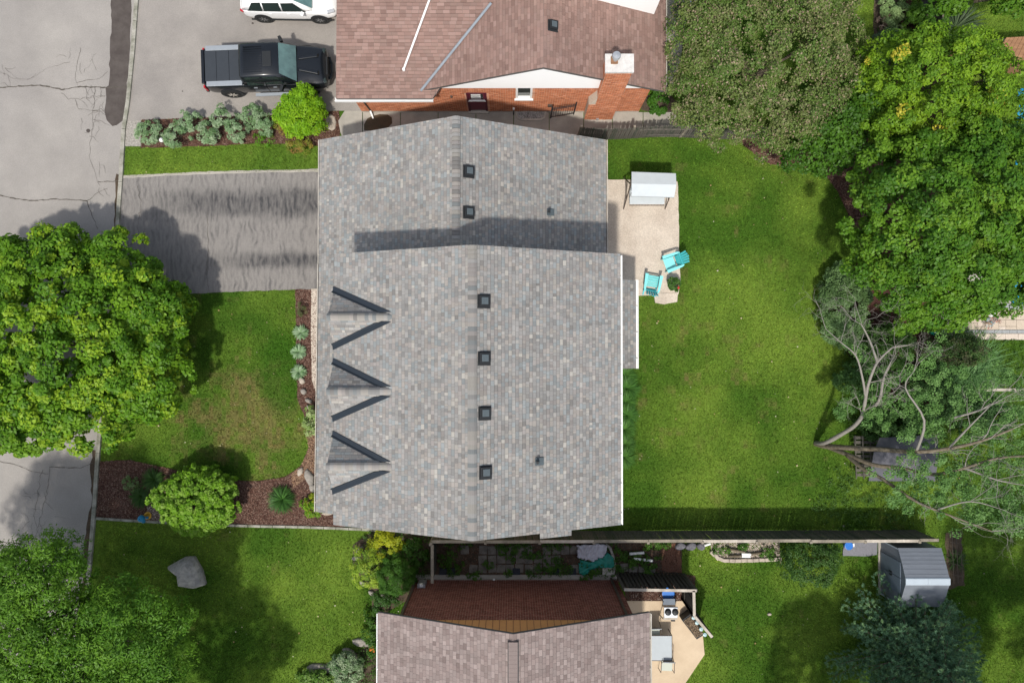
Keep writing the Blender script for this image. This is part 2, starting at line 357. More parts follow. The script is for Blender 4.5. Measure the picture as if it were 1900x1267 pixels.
# the old tarred driveway: vertical roller ripples, black worn bands, one partly tree shade painted in
M_drv = mk('old_driveway', (0.225, 0.21, 0.195), 0.9, 0.2, mottle=0.2, bscale=30, bump=0.4)
def drive_nodes(m):
    N = m.node_tree.nodes; L = m.node_tree.links; p = N['Principled BSDF']; src = p.inputs['Base Color'].links[0].from_socket
    tc = N.new('ShaderNodeTexCoord'); sp = N.new('ShaderNodeSeparateXYZ'); L.new(tc.outputs['Object'], sp.inputs[0])
    def math_(op, a, b=None, c=None):
        x = N.new('ShaderNodeMath'); x.operation = op
        for i, q in enumerate((a, b, c)):
            if q is None: continue
            if isinstance(q, (int, float)): x.inputs[i].default_value = q
            else: L.new(q, x.inputs[i])
        return x.outputs[0]
    def noise(sc, st):
        mp = N.new('ShaderNodeMapping'); mp.inputs['Scale'].default_value = st; L.new(tc.outputs['Object'], mp.inputs[0])
        n = N.new('ShaderNodeTexNoise'); n.inputs['Scale'].default_value = sc; n.inputs['Detail'].default_value = 5; L.new(mp.outputs[0], n.inputs['Vector']); return n.outputs['Fac']
    wob = noise(0.8, (1, 1, 1)); xx = math_('ADD', sp.outputs[0], math_('MULTIPLY', wob, 1.1))
    rip = math_('MULTIPLY_ADD', math_('SINE', math_('MULTIPLY', xx, 24.0)), 0.5, 0.5)
    nz = N.new('ShaderNodeMapRange'); nz.inputs[1].default_value = .40; nz.inputs[2].default_value = .68; L.new(noise(1.6, (1.6, 0.7, 1)), nz.inputs[0])
    wz = N.new('ShaderNodeMapRange'); wz.inputs[1].default_value = .45; wz.inputs[2].default_value = .70; L.new(noise(3.4, (3.4, 0.6, 1)), wz.inputs[0])
    rip = math_('ADD', math_('MULTIPLY', rip, nz.outputs[0]), math_('MULTIPLY', wz.outputs[0], 0.45))
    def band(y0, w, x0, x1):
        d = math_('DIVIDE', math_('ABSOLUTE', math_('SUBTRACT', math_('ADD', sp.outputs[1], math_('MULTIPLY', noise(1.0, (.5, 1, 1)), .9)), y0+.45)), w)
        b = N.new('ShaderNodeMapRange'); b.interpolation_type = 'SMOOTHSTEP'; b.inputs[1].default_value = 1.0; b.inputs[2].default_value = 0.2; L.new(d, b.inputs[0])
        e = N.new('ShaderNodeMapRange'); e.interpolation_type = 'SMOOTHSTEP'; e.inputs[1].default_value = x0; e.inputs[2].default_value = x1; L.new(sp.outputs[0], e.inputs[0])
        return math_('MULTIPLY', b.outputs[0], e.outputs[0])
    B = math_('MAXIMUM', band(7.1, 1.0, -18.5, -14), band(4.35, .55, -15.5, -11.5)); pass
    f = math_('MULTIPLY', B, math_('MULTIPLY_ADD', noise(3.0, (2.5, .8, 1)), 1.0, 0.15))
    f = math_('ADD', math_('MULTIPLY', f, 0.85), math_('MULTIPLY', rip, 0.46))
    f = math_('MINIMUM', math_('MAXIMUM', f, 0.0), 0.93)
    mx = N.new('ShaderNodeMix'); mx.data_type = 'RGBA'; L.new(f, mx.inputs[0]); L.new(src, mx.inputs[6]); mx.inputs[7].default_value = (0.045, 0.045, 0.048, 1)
    L.new(mx.outputs[2], p.inputs['Base Color'])
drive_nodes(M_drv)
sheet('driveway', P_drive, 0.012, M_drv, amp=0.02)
sheet('driveway_edge_strip', PX([(226, 326), (400, 318), (600, 314), (600, 319), (400, 322.5), (227, 331)]), 0.016, M_conc, amp=0.02)
sheet('gravel_verge', PX([(233, 226), (262, 224), (261, 271), (231, 271)]), 0.018, mk('gravel_verge', (.30, .28, .25), .95, .1, mottle=.6, bscale=22, bump=1.0), amp=.03)
# dark wet strip along the kerb
sheet('dark_gutter_patch', PX([(204, -60), (246, -60), (242, 81), (233, 195), (229, 222), (218, 232), (208, 234), (198, 222), (195, 205), (197, 180), (196, 163), (202, 158), (203, 130), (206, 60), (207, 20)]), 0.013, M_patch, amp=0.035)
sheet('gutter_debris', PX([(215, 322), (223, 325), (219, 387), (216, 440), (211, 440), (213, 385)]), 0.0145, M_soil, amp=.04)
sheet('gutter_debris', PX([(172, 835), (181, 835), (173, 954), (163, 1081), (152, 1200), (145, 1200), (158, 1000), (170, 930), (168, 860)]), 0.0145, M_soil, amp=.05)
# pale and rusty wear on the road
def wear(name, pts, mat, z): sheet(name, PX(pts), z, mat, amp=.05)
# cracks
def cracks():
    m = MB()
    def line(pts, w, jit=.035, taper=True):
        P = [U(a, b) for a, b in pts]; Q = []
        for a, b in zip(P, P[1:]):
            n = max(1, int((b-a).length/.14))
            for k in range(n): p = a.lerp(b, k/n); Q.append(Vector((p.x+random.uniform(-jit, jit), p.y+random.uniform(-jit, jit), 0)))
        Q.append(P[-1]); n = len(Q)
        for k in range(n-1):
            a, b = Q[k], Q[k+1]; d = (b-a)
            if d.length < 1e-4: continue
            q = Vector((-d.y, d.x, 0)).normalized()
            wa = w*random.uniform(.5, 1.3)*(1-.6*k/n if taper else 1)/2
            m.add([(a-q*wa).to_tuple()[:2]+(.0165,), (b-q*wa).to_tuple()[:2]+(.0165,), (b+q*wa).to_tuple()[:2]+(.0165,), (a+q*wa).to_tuple()[:2]+(.0165,)], [(0, 1, 2, 3)])
    line([(-5, 164), (40, 160), (75, 159), (98, 163), (115, 167), (150, 161), (185, 163), (235, 162)], .055, .02, False)
    line([(-5, 361), (25, 368), (60, 373), (100, 370), (135, 371), (162, 373)], .045, .02, False)
    line([(162, 373), (180, 358), (200, 350)], .03); line([(162, 373), (172, 400), (182, 425)], .03)
    line([(176, 163), (175, 190), (172, 210), (174, 235), (168, 262), (166, 290), (172, 310), (180, 330), (186, 345)], .022, .04)
    line([(184, 300), (186, 330)], .015); line([(182, 338), (222, 336)], .035, .02, False); line([(222, 336), (220, 400)], .05, .03)
    line([(140, 155), (165, 148), (185, 146), (200, 133)], .022); line([(112, 172), (128, 184), (150, 184), (178, 180), (200, 178)], .018)
    line([(140, 185), (145, 202), (165, 204), (185, 206), (196, 214)], .02); line([(160, 163), (162, 185), (174, 196)], .018)
    line([(187, 163), (188, 180), (196, 178)], .016); line([(172, 206), (188, 203), (196, 212)], .018); line([(174, 222), (190, 226), (205, 234)], .018)
    line([(150, 90), (143, 118), (140, 148), (144, 160)], .016, .05); line([(130, 116), (90, 125), (60, 145)], .012, .05)
    line([(0, 135), (25, 145), (55, 147)], .014, .05); line([(10, 128), (30, 145), (45, 150)], .012)
    line([(-5, 855), (30, 862), (60, 874), (90, 879)], .03, .02); line([(92, 866), (150, 868), (172, 858)], .035, .02, False)
    line([(92, 866), (90, 905), (80, 940), (66, 1000)], .02, .05); line([(78, 870), (70, 920), (62, 960), (75, 1000)], .016, .06)
    line([(-5, 1005), (60, 1008), (100, 1008), (140, 1003)], .025)
    line([(256, 345), (262, 380), (255, 420), (268, 450)], .02, .05); line([(385, 395), (387, 450), (384, 510), (388, 541)], .025, .03)
    line([(470, 330), (474, 380), (470, 400)], .014, .05); line([(232, 460), (262, 440), (270, 425)], .018)
    for _ in range(46):       # crazing near the long cracks
        x, y = random.choice([(165, 190), (150, 175), (190, 200), (175, 230), (150, 130), (20, 148), (80, 920), (190, 350), (60, 950)])
        x += random.gauss(0, 16); y += random.gauss(0, 14); pts = [(x, y)]
        a = random.uniform(0, 6.28)
        for _ in range(3): a += random.uniform(-.9, .9); x += math.cos(a)*7; y += math.sin(a)*7; pts.append((x, y))
        if x < 200 or y < 150: line(pts, .012, .02)
    o = m.build('asphalt_cracks', M_crack); o['kind'] = 'stuff'
cracks()
for (a, b, r) in ((164, 243, .11), (469, 44, .06), (339, 170, .04)):
    sheet('oil_spot', [(U(a, b).x+r*math.cos(t*.5)*random.uniform(.8, 1.1), U(a, b).y+r*.8*math.sin(t*.5)) for t in range(12)], 0.019, M_patch)

# kerb in segments
def ribbon(P, w, z0, z1, name, mat, seglen, label_parent=None, jit=0.0):
    """stone or concrete strip cut in separate segments, as children of a structure empty"""
    L = [0]
    for a, b in zip(P, P[1:]): L.append(L[-1]+(b-a).length)
    def at(s):
        for k in range(len(P)-1):
            if s <= L[k+1] or k == len(P)-2: t = (s-L[k])/(L[k+1]-L[k]); return P[k].lerp(P[k+1], t)
    s = 0; out = []
    while s < L[-1]-.05:
        e = min(L[-1], s+seglen*random.uniform(.97, 1.03)); a = at(s+.012); b = at(e-.012); mid = at((s+e)/2); m = MB()
        for (p, q) in ((a, mid), (mid, b)):
            d = (q-p).normalized(); nn = Vector((-d.y, d.x, 0))*w/2; j = random.uniform(-jit, jit)
            m.hexa([Vector((c.x, c.y, z0)) for c in (p-nn, q-nn, q+nn, p+nn)]+[Vector((c.x, c.y, z1+j)) for c in (p-nn*.8, q-nn*.8, q+nn*.8, p+nn*.8)])
        o = m.build(name, mat, label_parent); out.append(o); s = e
    return out
kr = bpy.data.objects.new('kerb', None); COL.objects.link(kr); kr['kind'] = 'structure'; ORG[kr.name] = Vector((0, 0, 0))
ribbon(kerb, .22, -.05, .085, 'kerb_segment', M_kerb, 2.6, kr)
er = bpy.data.objects.new('bed_edging', None); COL.objects.link(er); er['kind'] = 'structure'; ORG[er.name] = Vector((0, 0, 0))
ribbon([U(a, b) for a, b in ((178, 961), (240, 965), (330, 970), (455, 975), (560, 977), (640, 980), (770, 986))], .14, -.05, .07, 'edging_stone', M_kerb, .6, er, .008)

# mulch beds with chips
def chips(name, P, n_m2, z, cols, size, mat=None, extra=None, h=.02):
    xs = [p[0] for p in P]; ys = [p[1] for p in P]; bx = (min(xs), max(xs), min(ys), max(ys))
    x, y = scatter(int((bx[1]-bx[0])*(bx[3]-bx[2])*n_m2), bx, P, extra or ())
    n = len(x); a = RS.uniform(0, 2*np.pi, n); L = RS.uniform(size[0], size[1], n); w = L*RS.uniform(.25, .5, n)
    t = RS.normal(0, .35, n); t2 = RS.normal(0, .35, n)
    ux = np.stack([np.cos(a), np.sin(a), np.sin(t)*.7], 1)*L[:, None]/2; vx = np.stack([-np.sin(a), np.cos(a), np.sin(t2)*.7], 1)*w[:, None]/2
    c = np.stack([x, y, z+RS.uniform(.008, .008+h, n)], 1)
    V = np.stack([c-ux-vx, c+ux-vx, c+ux+vx, c-ux+vx], 1).reshape(-1, 3)
    C = np.array(cols)[RS.randint(0, len(cols), n)]*RS.uniform(.65, 1.35, (n, 1))
    npmesh(name, V, np.arange(4*n).reshape(n, 4), mat or M_chip, col=C)['kind'] = 'stuff'
RED = [(.125, .068, .050), (.095, .050, .038), (.165, .095, .072), (.20, .135, .105), (.07, .040, .030)]
BROWN = [(.11, .055, .035), (.075, .04, .027), (.16, .10, .07)]
for nm, P in (('mulch_bed', P_bed_n), ('mulch_bed', P_bed_f), ('mulch_bed', P_back_bed)):
    sheet(nm, P, 0.006, M_mulchbase, amp=.03)
chips('mulch_chips', P_bed_n, 1100, 0.006, RED+BROWN, (.03, .075))
chips('mulch_chips', P_bed_f, 1100, 0.006, RED, (.03, .08))
chips('mulch_chips', PX([(1365, 258), (1405, 290), (1430, 306), (1500, 312), (1530, 322), (1556, 360), (1588, 430), (1580, 500), (1620, 500), (1640, 300), (1500, 250)]), 700, 0.006, RED, (.04, .09))
chips('mulch_chips', PX([(565, 790), (590, 790), (590, 870), (545, 905), (540, 880), (560, 862), (573, 830)]), 900, 0.02, [(.30, .20, .13), (.22, .13, .08)], (.03, .07))
sheet('foundation_walk', PX([(578, 536), (602, 536), (602, 735), (588, 732), (579, 705), (577, 620)]), .03, M_agg, thick=.05)
# rear patio
sheet('patio', P_patio, 0.045, M_agg, thick=.1, amp=.015)
sheet('patio_step', P_patio2, 0.075, M_agg, thick=.1, amp=.03)
sheet('yard_soil', P_yard, 0.004, M_soil)
sheet('shrub_bed', P_shrubbed, 0.006, M_soil)
sheet('soil_patch', P_soilright, 0.006, M_soil, amp=.06)
sheet('soil_patch', P_nbed2, .006, M_soil); sheet('soil_patch', P_nbedR, .0105, M_soil, amp=.05); 
sheet('soil_patch', PX([(1226, 1010), (1262, 1010), (1266, 1062), (1228, 1058)]), .02, mk('bare_brown_soil', (.15, .075, .05), .98, .1, mottle=.3, bscale=25, bump=.6), amp=.06)
sheet('neighbour_patio', P_spatio, 0.04, mk('tan_patio_concrete', (.60, .48, .34), .85, .2, col2=(.50, .39, .27), scale=.8, mottle=.06, bscale=30), thick=.1)
chips('soil_clods', P_yard, 260, .004, BROWN, (.03, .08))
# north side walk in slabs
nw = bpy.data.objects.new('side_walk', None); COL.objects.link(nw); nw['kind'] = 'structure'; ORG[nw.name] = Vector((0, 0, 0))
xs = [633, 673, 743, 813, 883, 953, 1019, 1083, 1136, 1193, 1250, 1300]
for a, b in zip(xs, xs[1:]):
    yl = 254.5 if a > 1060 else 268; p = [U(a+.6, 209), U(b-.6, 209), U(b-.6, yl), U(a+.6, yl)]
    if a == 633: p = [U(640, 206), U(b-.6, 206), U(b-.6, 268), U(640, 268), U(632, 246), U(628, 225)]
    m = MB(); m.prism([(q.x, q.y) for q in reversed(p)], -.05, .045); m.build('slab', M_conc, nw, bevel=.008)

print('ground ok')
# ---------------------------------------------------------------- shingled roof planes
def brighter(P, f): return ([tuple(q*f for q in c) for c in P[0]], P[1])
def lerp(a, b, t): return a+(b-a)*t
def shingles(name, E0, E1, T1, T0, pal, parent, expo=.143, tab=.2, h=.012, var=.5, wmin=.5):
    """tabs laid in courses on the quad E0-E1 (eave) / T0-T1 (top); E0,T0 on one side"""
    E0, E1, T1, T0 = map(Vector, (E0, E1, T1, T0)); e = (E1-E0).normalized()
    up = ((T0+T1)/2-(E0+E1)/2); up = up-e*up.dot(e); n = e.cross(up).normalized()
    if n.z < 0: n = -n
    hgt = up.length; N = max(1, round(hgt/expo)); m = MB(); gap = .0035
    for k in range(N):
        t0, t1 = k/N, (k+1)/N; a0, b0 = E0.lerp(T0, t0), E1.lerp(T1, t0); a1, b1 = E0.lerp(T0, t1), E1.lerp(T1, t1)
        s0, f0 = (a0-E0).dot(e), (b0-E0).dot(e); s1, f1 = (a1-E0).dot(e), (b1-E0).dot(e)
        lo, hi = min(s0, s1), max(f0, f1); s = lo-random.uniform(0, tab)
        j = random.uniform(-.002, .002)
        while s < hi:
            w = tab*random.uniform(wmin, 2-wmin); q0, q1 = max(s+gap, s0), min(s+w-gap, f0); r0, r1 = max(s+gap, s1), min(s+w-gap, f1); s += w
            if q1-q0 < .01 and r1-r0 < .01: continue
            q1 = max(q1, q0+.001); r1 = max(r1, r0+.001)
            hh = h*random.uniform(.55, 1.3)
            A = a0+e*(q0-s0)+n*hh; B = a0+e*(q1-s0)+n*hh; C = a1+e*(r1-s1)+n*.004; D = a1+e*(r0-s1)+n*.004
            c = random.choices(pal[0], pal[1])[0]; f = random.uniform(1-.16*var*2, 1+.16*var*2); c = (c[0]*f, c[1]*f, c[2]*f)
            A2, B2 = A-n*hh, B-n*hh; C2, D2 = C-n*.004, D-n*.004
            m.add([A, B, C, D, A2, B2, C2, D2], [(0, 1, 2, 3) if n.dot((B-A).cross(C-A)) > 0 else (3, 2, 1, 0), (5, 6, 2, 1), (7, 4, 0, 3)], c); m.add([A-e*0, B, B2-up.normalized()*.018, A2-up.normalized()*.018], [(3, 2, 1, 0) if n.dot((A-B).cross(up)) > 0 else (0, 1, 2, 3)], (c[0]*.3, c[1]*.3, c[2]*.3))  # dark butt strip: each course's shadow line is put into the colour
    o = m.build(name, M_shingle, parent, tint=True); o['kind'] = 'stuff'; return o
def deck(name, pts, th, mat, parent):
    P = [Vector(p) for p in pts]; n = (P[1]-P[0]).cross(P[2]-P[0]).normalized()
    if n.z < 0: P = P[::-1]; n = -n
    k = len(P); lo = [Vector((p.x, p.y, p.z-th)) for p in P]; m = MB()
    m.add(lo+P, [tuple(range(k-1, -1, -1)), tuple(range(k, 2*k))]+[(i, (i+1) % k, k+(i+1) % k, k+i) for i in range(k)])
    return m.build(name, mat, parent)
def ridge_caps(A, B, w, pal, parent, step=.16, droop=.05, cap_h=.045, nm='ridge_cap'):
    A, B = Vector(A), Vector(B); d = (B-A); L = d.length; d.normalize(); s = Vector((-d.y, d.x, 0)).normalized(); n = int(L/step)
    protos = []
    up = Vector((0, 0, 1))
    for c, wt in zip([tuple(q*f for q in c) for c, f in zip(pal[0], (1.12, .80, .95, 1.1, .85, 1.0, .9, 1.0))], [1]*len(pal[0])):
        m = MB(); a = .0; l = step*1.05
        ang = [(-w, -droop), (-w*.45, .004), (0, .012), (w*.45, .004), (w, -droop)]
        lo = [s*p+up*(q+cap_h) for p, q in ang]; hi = [d*l+s*p+up*(q+.006) for p, q in ang]; bt = [s*p+up*(q-.02) for p, q in ang]
        for i in range(4):
            f = [lo[i], lo[i+1], hi[i+1], hi[i]]
            if (f[1]-f[0]).cross(f[2]-f[0]).z < 0: f = f[::-1]
            m.add(f, [(0, 1, 2, 3)], c); m.add([bt[i], bt[i+1], lo[i+1], lo[i]], [(0, 1, 2, 3)], tuple(q*.35 for q in c))
        me = bpy.data.meshes.new(nm); me.from_pydata([tuple(v) for v in m.v], [], m.f)
        at = me.attributes.new('col', 'FLOAT_COLOR', 'CORNER'); buf = []
        for f, cc in zip(m.f, m.c): buf += [cc[0], cc[1], cc[2], 1]*len(f)
        at.data.foreach_set('color', buf); me.materials.append(M_shingle); protos.append((me, wt))
    for k in range(n): inst(random.choices([p for p, _ in protos], [q for _, q in protos])[0], nm, A+d*(k*L/n), parent=parent)
def gutter(parent, a, b, mat, out=(1, 0, 0), w=.12, hh=.12, hang=True):
    a, b, o = Vector(a), Vector(b), Vector(out); m = MB(); z = Vector((0, 0, 1))
    m.hexa([a-z*hh, a-z*hh+o*w, b-z*hh+o*w, b-z*hh, a-z*(hh-.015), a-z*(hh-.015)+o*w, b-z*(hh-.015)+o*w, b-z*(hh-.015)])
    m.hexa([a-z*hh+o*(w-.03), a-z*hh+o*(w+.004), b-z*hh+o*(w+.004), b-z*hh+o*(w-.03), a+o*(w-.03), a+o*(w+.004), b+o*(w+.004), b+o*(w-.03)])
    m.hexa([a-z*hh-o*.01, a-z*hh+o*.012, b-z*hh+o*.012, b-z*hh-o*.01, a-z*.03-o*.01, a-z*.03+o*.012, b-z*.03+o*.012, b-z*.03-o*.01])
    g_ = m.build('gutter', mat, parent)
    if hang:
        d = (b-a); L = d.length; d.normalize(); k = MB(); s = .4
        while s < L:
            c = a+d*s; k.hexa([c+z*-.012, c+o*w+z*-.012, c+d*.03+o*w-z*.012, c+d*.03-z*.012, c+z*.006, c+o*w+z*.006, c+d*.03+o*w+z*.006, c+d*.03+z*.006]); s += 1.15
        k.build('gutter_hanger', mat, g_)['kind'] = 'stuff'
    return g_
GREY = ([(.232, .226, .216), (.208, .222, .222), (.208, .204, .197), (.252, .232, .212), (.298, .282, .254), (.262, .253, .236), (.188, .180, .170), (.234, .217, .205)], [5, 4, 4, 3, 1.2, 2.2, 1.3, 3])
BRN = ([(.205, .165, .152), (.19, .15, .138), (.228, .186, .172), (.165, .128, .118)], [4, 4, 3, 1.0])
REDR = ([(.222, .145, .123), (.212, .137, .116), (.232, .156, .134), (.200, .128, .108), (.226, .152, .128)], [4, 4, 3, 2, 2])

GREY, BRN, REDR = brighter(GREY, 1.1), brighter(BRN, 1.22), brighter(REDR, 1.1)
# ================================================================ the split-level house in the middle
HOUSE = root('split_level_house', 'wide grey shingled split-level house with three small dormers in the middle', 'house', (-2, 0, 0))
ze, zr = 2.85, 5.9
Lg, Rg, rgx = -8.36, 4.10, -2.19            # lower part: eaves and ridge
yN, yS = 9.22, 3.6
m = MB(); m.box(-7.85, 3.6, 3.5, 8.85, -.05, 2.75); m.box(-6.45, 3.75, -6.35, 3.5, -.05, 5.75)
m.build('wall', mk('cream_wall', (.45, .40, .33), .9, .15, mottle=.1, bscale=10), HOUSE)
slope_l = (zr-ze)/(rgx-Lg)
# gable ends
m = MB()
for yy in (8.6,):
    m.add([(-7.85, yy+.25, 2.75), (3.6, yy+.25, 2.75), (rgx, yy+.25, zr-.2), (-7.85, yy, 2.75), (3.6, yy, 2.75), (rgx, yy, zr-.2)], [(0, 2, 1), (3, 4, 5), (0, 1, 4, 3), (1, 2, 5, 4), (2, 0, 3, 5)])
m.build('gable_wall', M_siding, HOUSE)
# upper part
e2, r2z = 5.9, 8.1; Lu, Ru, rux = -6.93, 4.22, -1.42; uN = 3.80; uS = -6.72
gr = [(Lu+.4, e2-.12), (Ru-.4, e2-.12), (rux, r2z-.22)]
m = MB()
for yy in (uN-.45, uS+.25):
    m = MB()
    a = [(x, yy, z) for x, z in gr]+[(x, yy+.2, z) for x, z in gr]; m.add(a, [(0, 1, 2), (5, 4, 3), (1, 0, 3, 4), (2, 1, 4, 5), (0, 2, 5, 3)]); m.build('upper_gable_wall', M_siding, HOUSE)
m = MB(); m.box(-6.45, 3.75, uN-.45, uN-.25, 2.8, e2-.1)
m.build('upper_wall', M_siding, HOUSE)
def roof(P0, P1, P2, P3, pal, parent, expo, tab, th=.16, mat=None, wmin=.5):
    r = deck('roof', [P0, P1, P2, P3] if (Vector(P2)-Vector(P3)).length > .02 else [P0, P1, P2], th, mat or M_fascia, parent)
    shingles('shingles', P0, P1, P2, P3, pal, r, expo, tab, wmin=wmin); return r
# lower right slope, lower left slope (with the skirt roof running on to the south front)
roof((Rg, 3.4, ze), (Rg, yN, ze), (rgx, yN, zr), (rgx, 3.4, zr), GREY, HOUSE, .138, .155)
roof((Lg-.03, yN, ze), (Lg-.03, 3.8, ze), (rgx, 3.8, zr), (rgx, yN, zr), GREY, HOUSE, .138, .155)
sk = slope_l*(-6.35-(Lg-.05))
roof((Lg-.03, 3.797, ze), (Lg-.13, -6.93, ze), (-6.35, -6.93, ze+sk), (-6.35, 3.797, ze+sk), GREY, HOUSE, .138, .155)
ridge_caps((rgx, yS+.3, zr+.02), (rgx, yN-.02, zr+.02), .16, GREY, HOUSE)
uL = roof((Lu, uN, e2), (Lu, uS, e2), (rux, uS-.02, r2z), (rux, uN+.02, r2z), GREY, HOUSE, .138, .155)
uR = roof((Ru, uS, e2), (Ru, uN, e2), (rux, uN+.02, r2z), (rux, uS-.02, r2z), GREY, HOUSE, .138, .155)
ridge_caps((rux, uS, r2z+.02), (rux, uN, r2z+.02), .165, GREY, HOUSE)
# small roof over the bump-out at the south gable
b0 = U(1003, 984, 6.9); b1 = U(1059, 980, 6.5)
kx = (r2z-e2)/(Ru-rux)
def zu(x): return r2z-kx*abs(x-rux)
d0, d1 = U(1002, 992, zu(1.0)), U(1060, 984, zu(2.2))
roof((d1.x, uS-.20, zu(d1.x)), (d1.x, uS-.003, zu(d1.x)), (d0.x, uS-.003, zu(d0.x)), (d0.x, uS-.20, zu(d0.x)), GREY, HOUSE, .138, .155)
m = MB(); m.box(d0.x+.08, d1.x-.08, uS-.16, uS+.3, 0, zu(d1.x)-.2); m.build('chimney_chase', M_brownwood, HOUSE)
# bay roof on the garden side
by0, by1 = U(1165, 684, 2.9).y, U(1165, 519, 2.9).y
roof((5.42, by0, 2.6), (5.42, by1, 2.6), (3.6, by1, 3.35), (3.6, by0, 3.35), GREY, HOUSE, .138, .155)
m = MB(); m.box(3.7, 5.0, by0+.2, by1-.2, 0, 2.5); m.build('bay_wall', M_siding, HOUSE)
# gutters
gutter(HOUSE, (Rg, yS+.2, ze), (Rg, yN, ze), M_conclight if False else M_rail2, (1, 0, 0), .07, .1)
gutter(HOUSE, (Ru, uS, e2), (Ru, uN-.05, e2), M_white, (1, 0, 0), .08, .1)
gutter(HOUSE, (5.42, by0, 2.6), (5.42, by1, 2.6), M_white, (1, 0, 0), .12, .1)
gutter(HOUSE, (Lg-.03, 3.79, ze), (Lg-.03, yN, ze), M_conclight, (-1, 0, 0), .06, .1)
gutter(HOUSE, (Lg-.13, -6.93, ze), (Lg-.03, 3.78, ze), M_conclight, (-1, 0, 0), .07, .1)
# dormers
nL = Vector((-(r2z-e2), 0, (rux-Lu))).normalized(); pL = Vector((Lu, 0, e2))
for k, pc in enumerate((588, 726, 865.5)):
    yc = U(608, pc, 6.86).y; hw = 1.04; zt = 6.84
    D = root('dormer', None, None, (0, 0, 0)); D.parent = HOUSE; D.location = Vector((Lu, yc, e2))-Vector(HOUSE.location); ORG[D.name] = Vector((Lu, yc, e2))
    xb = Lu+(zt-e2)*(rux-Lu)/(r2z-e2)
    fr = [(Lu-.02, yc-hw, e2-.02), (Lu-.02, yc+hw, e2-.02), (Lu-.02, yc, zt)]
    m = MB(); a = [(x+.08, y, z-.05) for x, y, z in fr]+[(x+.25, y, z-.05) for x, y, z in fr]
    m.add(a, [(0, 2, 1), (3, 4, 5), (0, 1, 4, 3), (1, 2, 5, 4), (2, 0, 3, 5)]); m.build('gable_front', M_siding, D)
    for sgn in (1, -1):
        E0, E1 = (Lu-.02, yc+sgn*hw, e2+.01), (xb, yc, zt+.004); T = (Lu-.02, yc, zt)
        # courses run along X: slope from the ridge down to the valley
        o_ = deck('roof_slope', [(Lu-.02, yc+sgn*hw, e2+.01), (xb, yc, zt), (Lu-.02, yc, zt)], .05, M_fascia, D)
        L0 = Vector((Lu-.02, yc+sgn*hw, e2+.01)); shingles('shingles', L0, L0+Vector((.02, 0, 0)), (xb, yc, zt), (Lu-.02, yc, zt), GREY, o_, .13, .2)
    ridge_caps((Lu-.03, yc, zt+.02), (xb+.05, yc, zt+.02), .14, GREY, D, .14, .07)
    for sgn in (1, -1):
        def vp(d): return Vector((Lu+(xb-Lu)*(1-d/hw), yc+sgn*d, e2+(zt-e2)*(1-d/hw)))
        def mp(x, d): return Vector((x, yc+sgn*d, e2+(x-Lu)*(r2z-e2)/(rux-Lu)))
        a, b = vp(hw+.02), vp(.17); v = (b-a).normalized(); nd = Vector((0, sgn*(zt-e2), hw)).normalized()
        o2 = v.cross(nd)*(1 if v.cross(nd).y*sgn < 0 else -1); m = MB()
        for P, nn_ in (([a, b, mp(b.x+.42, .19), mp(a.x+.02, hw+.20)], nL), ([a, b, b-v*.25+o2*.09, a+o2*.11], nd)):
            P = [p+nn_*.045 for p in P]
            if (P[1]-P[0]).cross(P[2]-P[0]).dot(nn_) < 0: P = P[::-1]
            m.quad(*P, t=.03)
        m.build('valley_flashing', M_flash, D)
# roof vents
def roof_vent(px, py, p0, nn, parent, size=.34):
    c = UP(px, py, p0, nn, .10); rx = 0; ry = math.atan2(nn.x, nn.z)
    v = root('roof_vent', None, None, c); v.parent = parent; v.location = c-ORG[parent.name]
    m = MB(); m.obox(c+nn*.0, (size+.06, size+.04, .09), ry=ry); m.obox(c-nn*.07+Vector((0, -.02, 0)), (size+.14, size+.16, .03), ry=ry); m.build('vent_base', M_black, v, bevel=.01)
    m = MB(); m.obox(c+nn*.06, (size*.74, size*.74, .035), ry=ry); m.build('vent_lid', M_ventcap, v, bevel=.01)
nRl = Vector((zr-ze, 0, Rg-rgx)).normalized(); nRu = Vector((r2z-e2, 0, Ru-rux)).normalized()
for a, b in ((871, 317), (871, 393)): roof_vent(a, b, Vector((Rg, 0, ze)), nRl, HOUSE)
for a, b in ((899, 558), (899.5, 664), (900.5, 766), (902, 876)): roof_vent(a, b, Vector((Ru, 0, e2)), nRu, HOUSE)
for a, b, p0, nn in ((1018, 394, Vector((Rg, 0, ze)), nRl), (997, 856, Vector((Ru, 0, e2)), nRu)):
    c = UP(a, b, p0, nn, 0.02); m = MB(); m.bar(c-Vector((0, 0, .1)), c+Vector((0, 0, .33)), .055, .05, 12); v = m.build('vent_pipe', M_black, HOUSE, smooth=False)
    m = MB(); m.obox(c+Vector((.08, 0, .0)), (.34, .28, .02), ry=math.atan2(nn.x, nn.z)); m.lathe(c, [(.10, -.05), (.07, .10), (.06, .12)], 12); m.build('pipe_boot', M_ventcap, v)

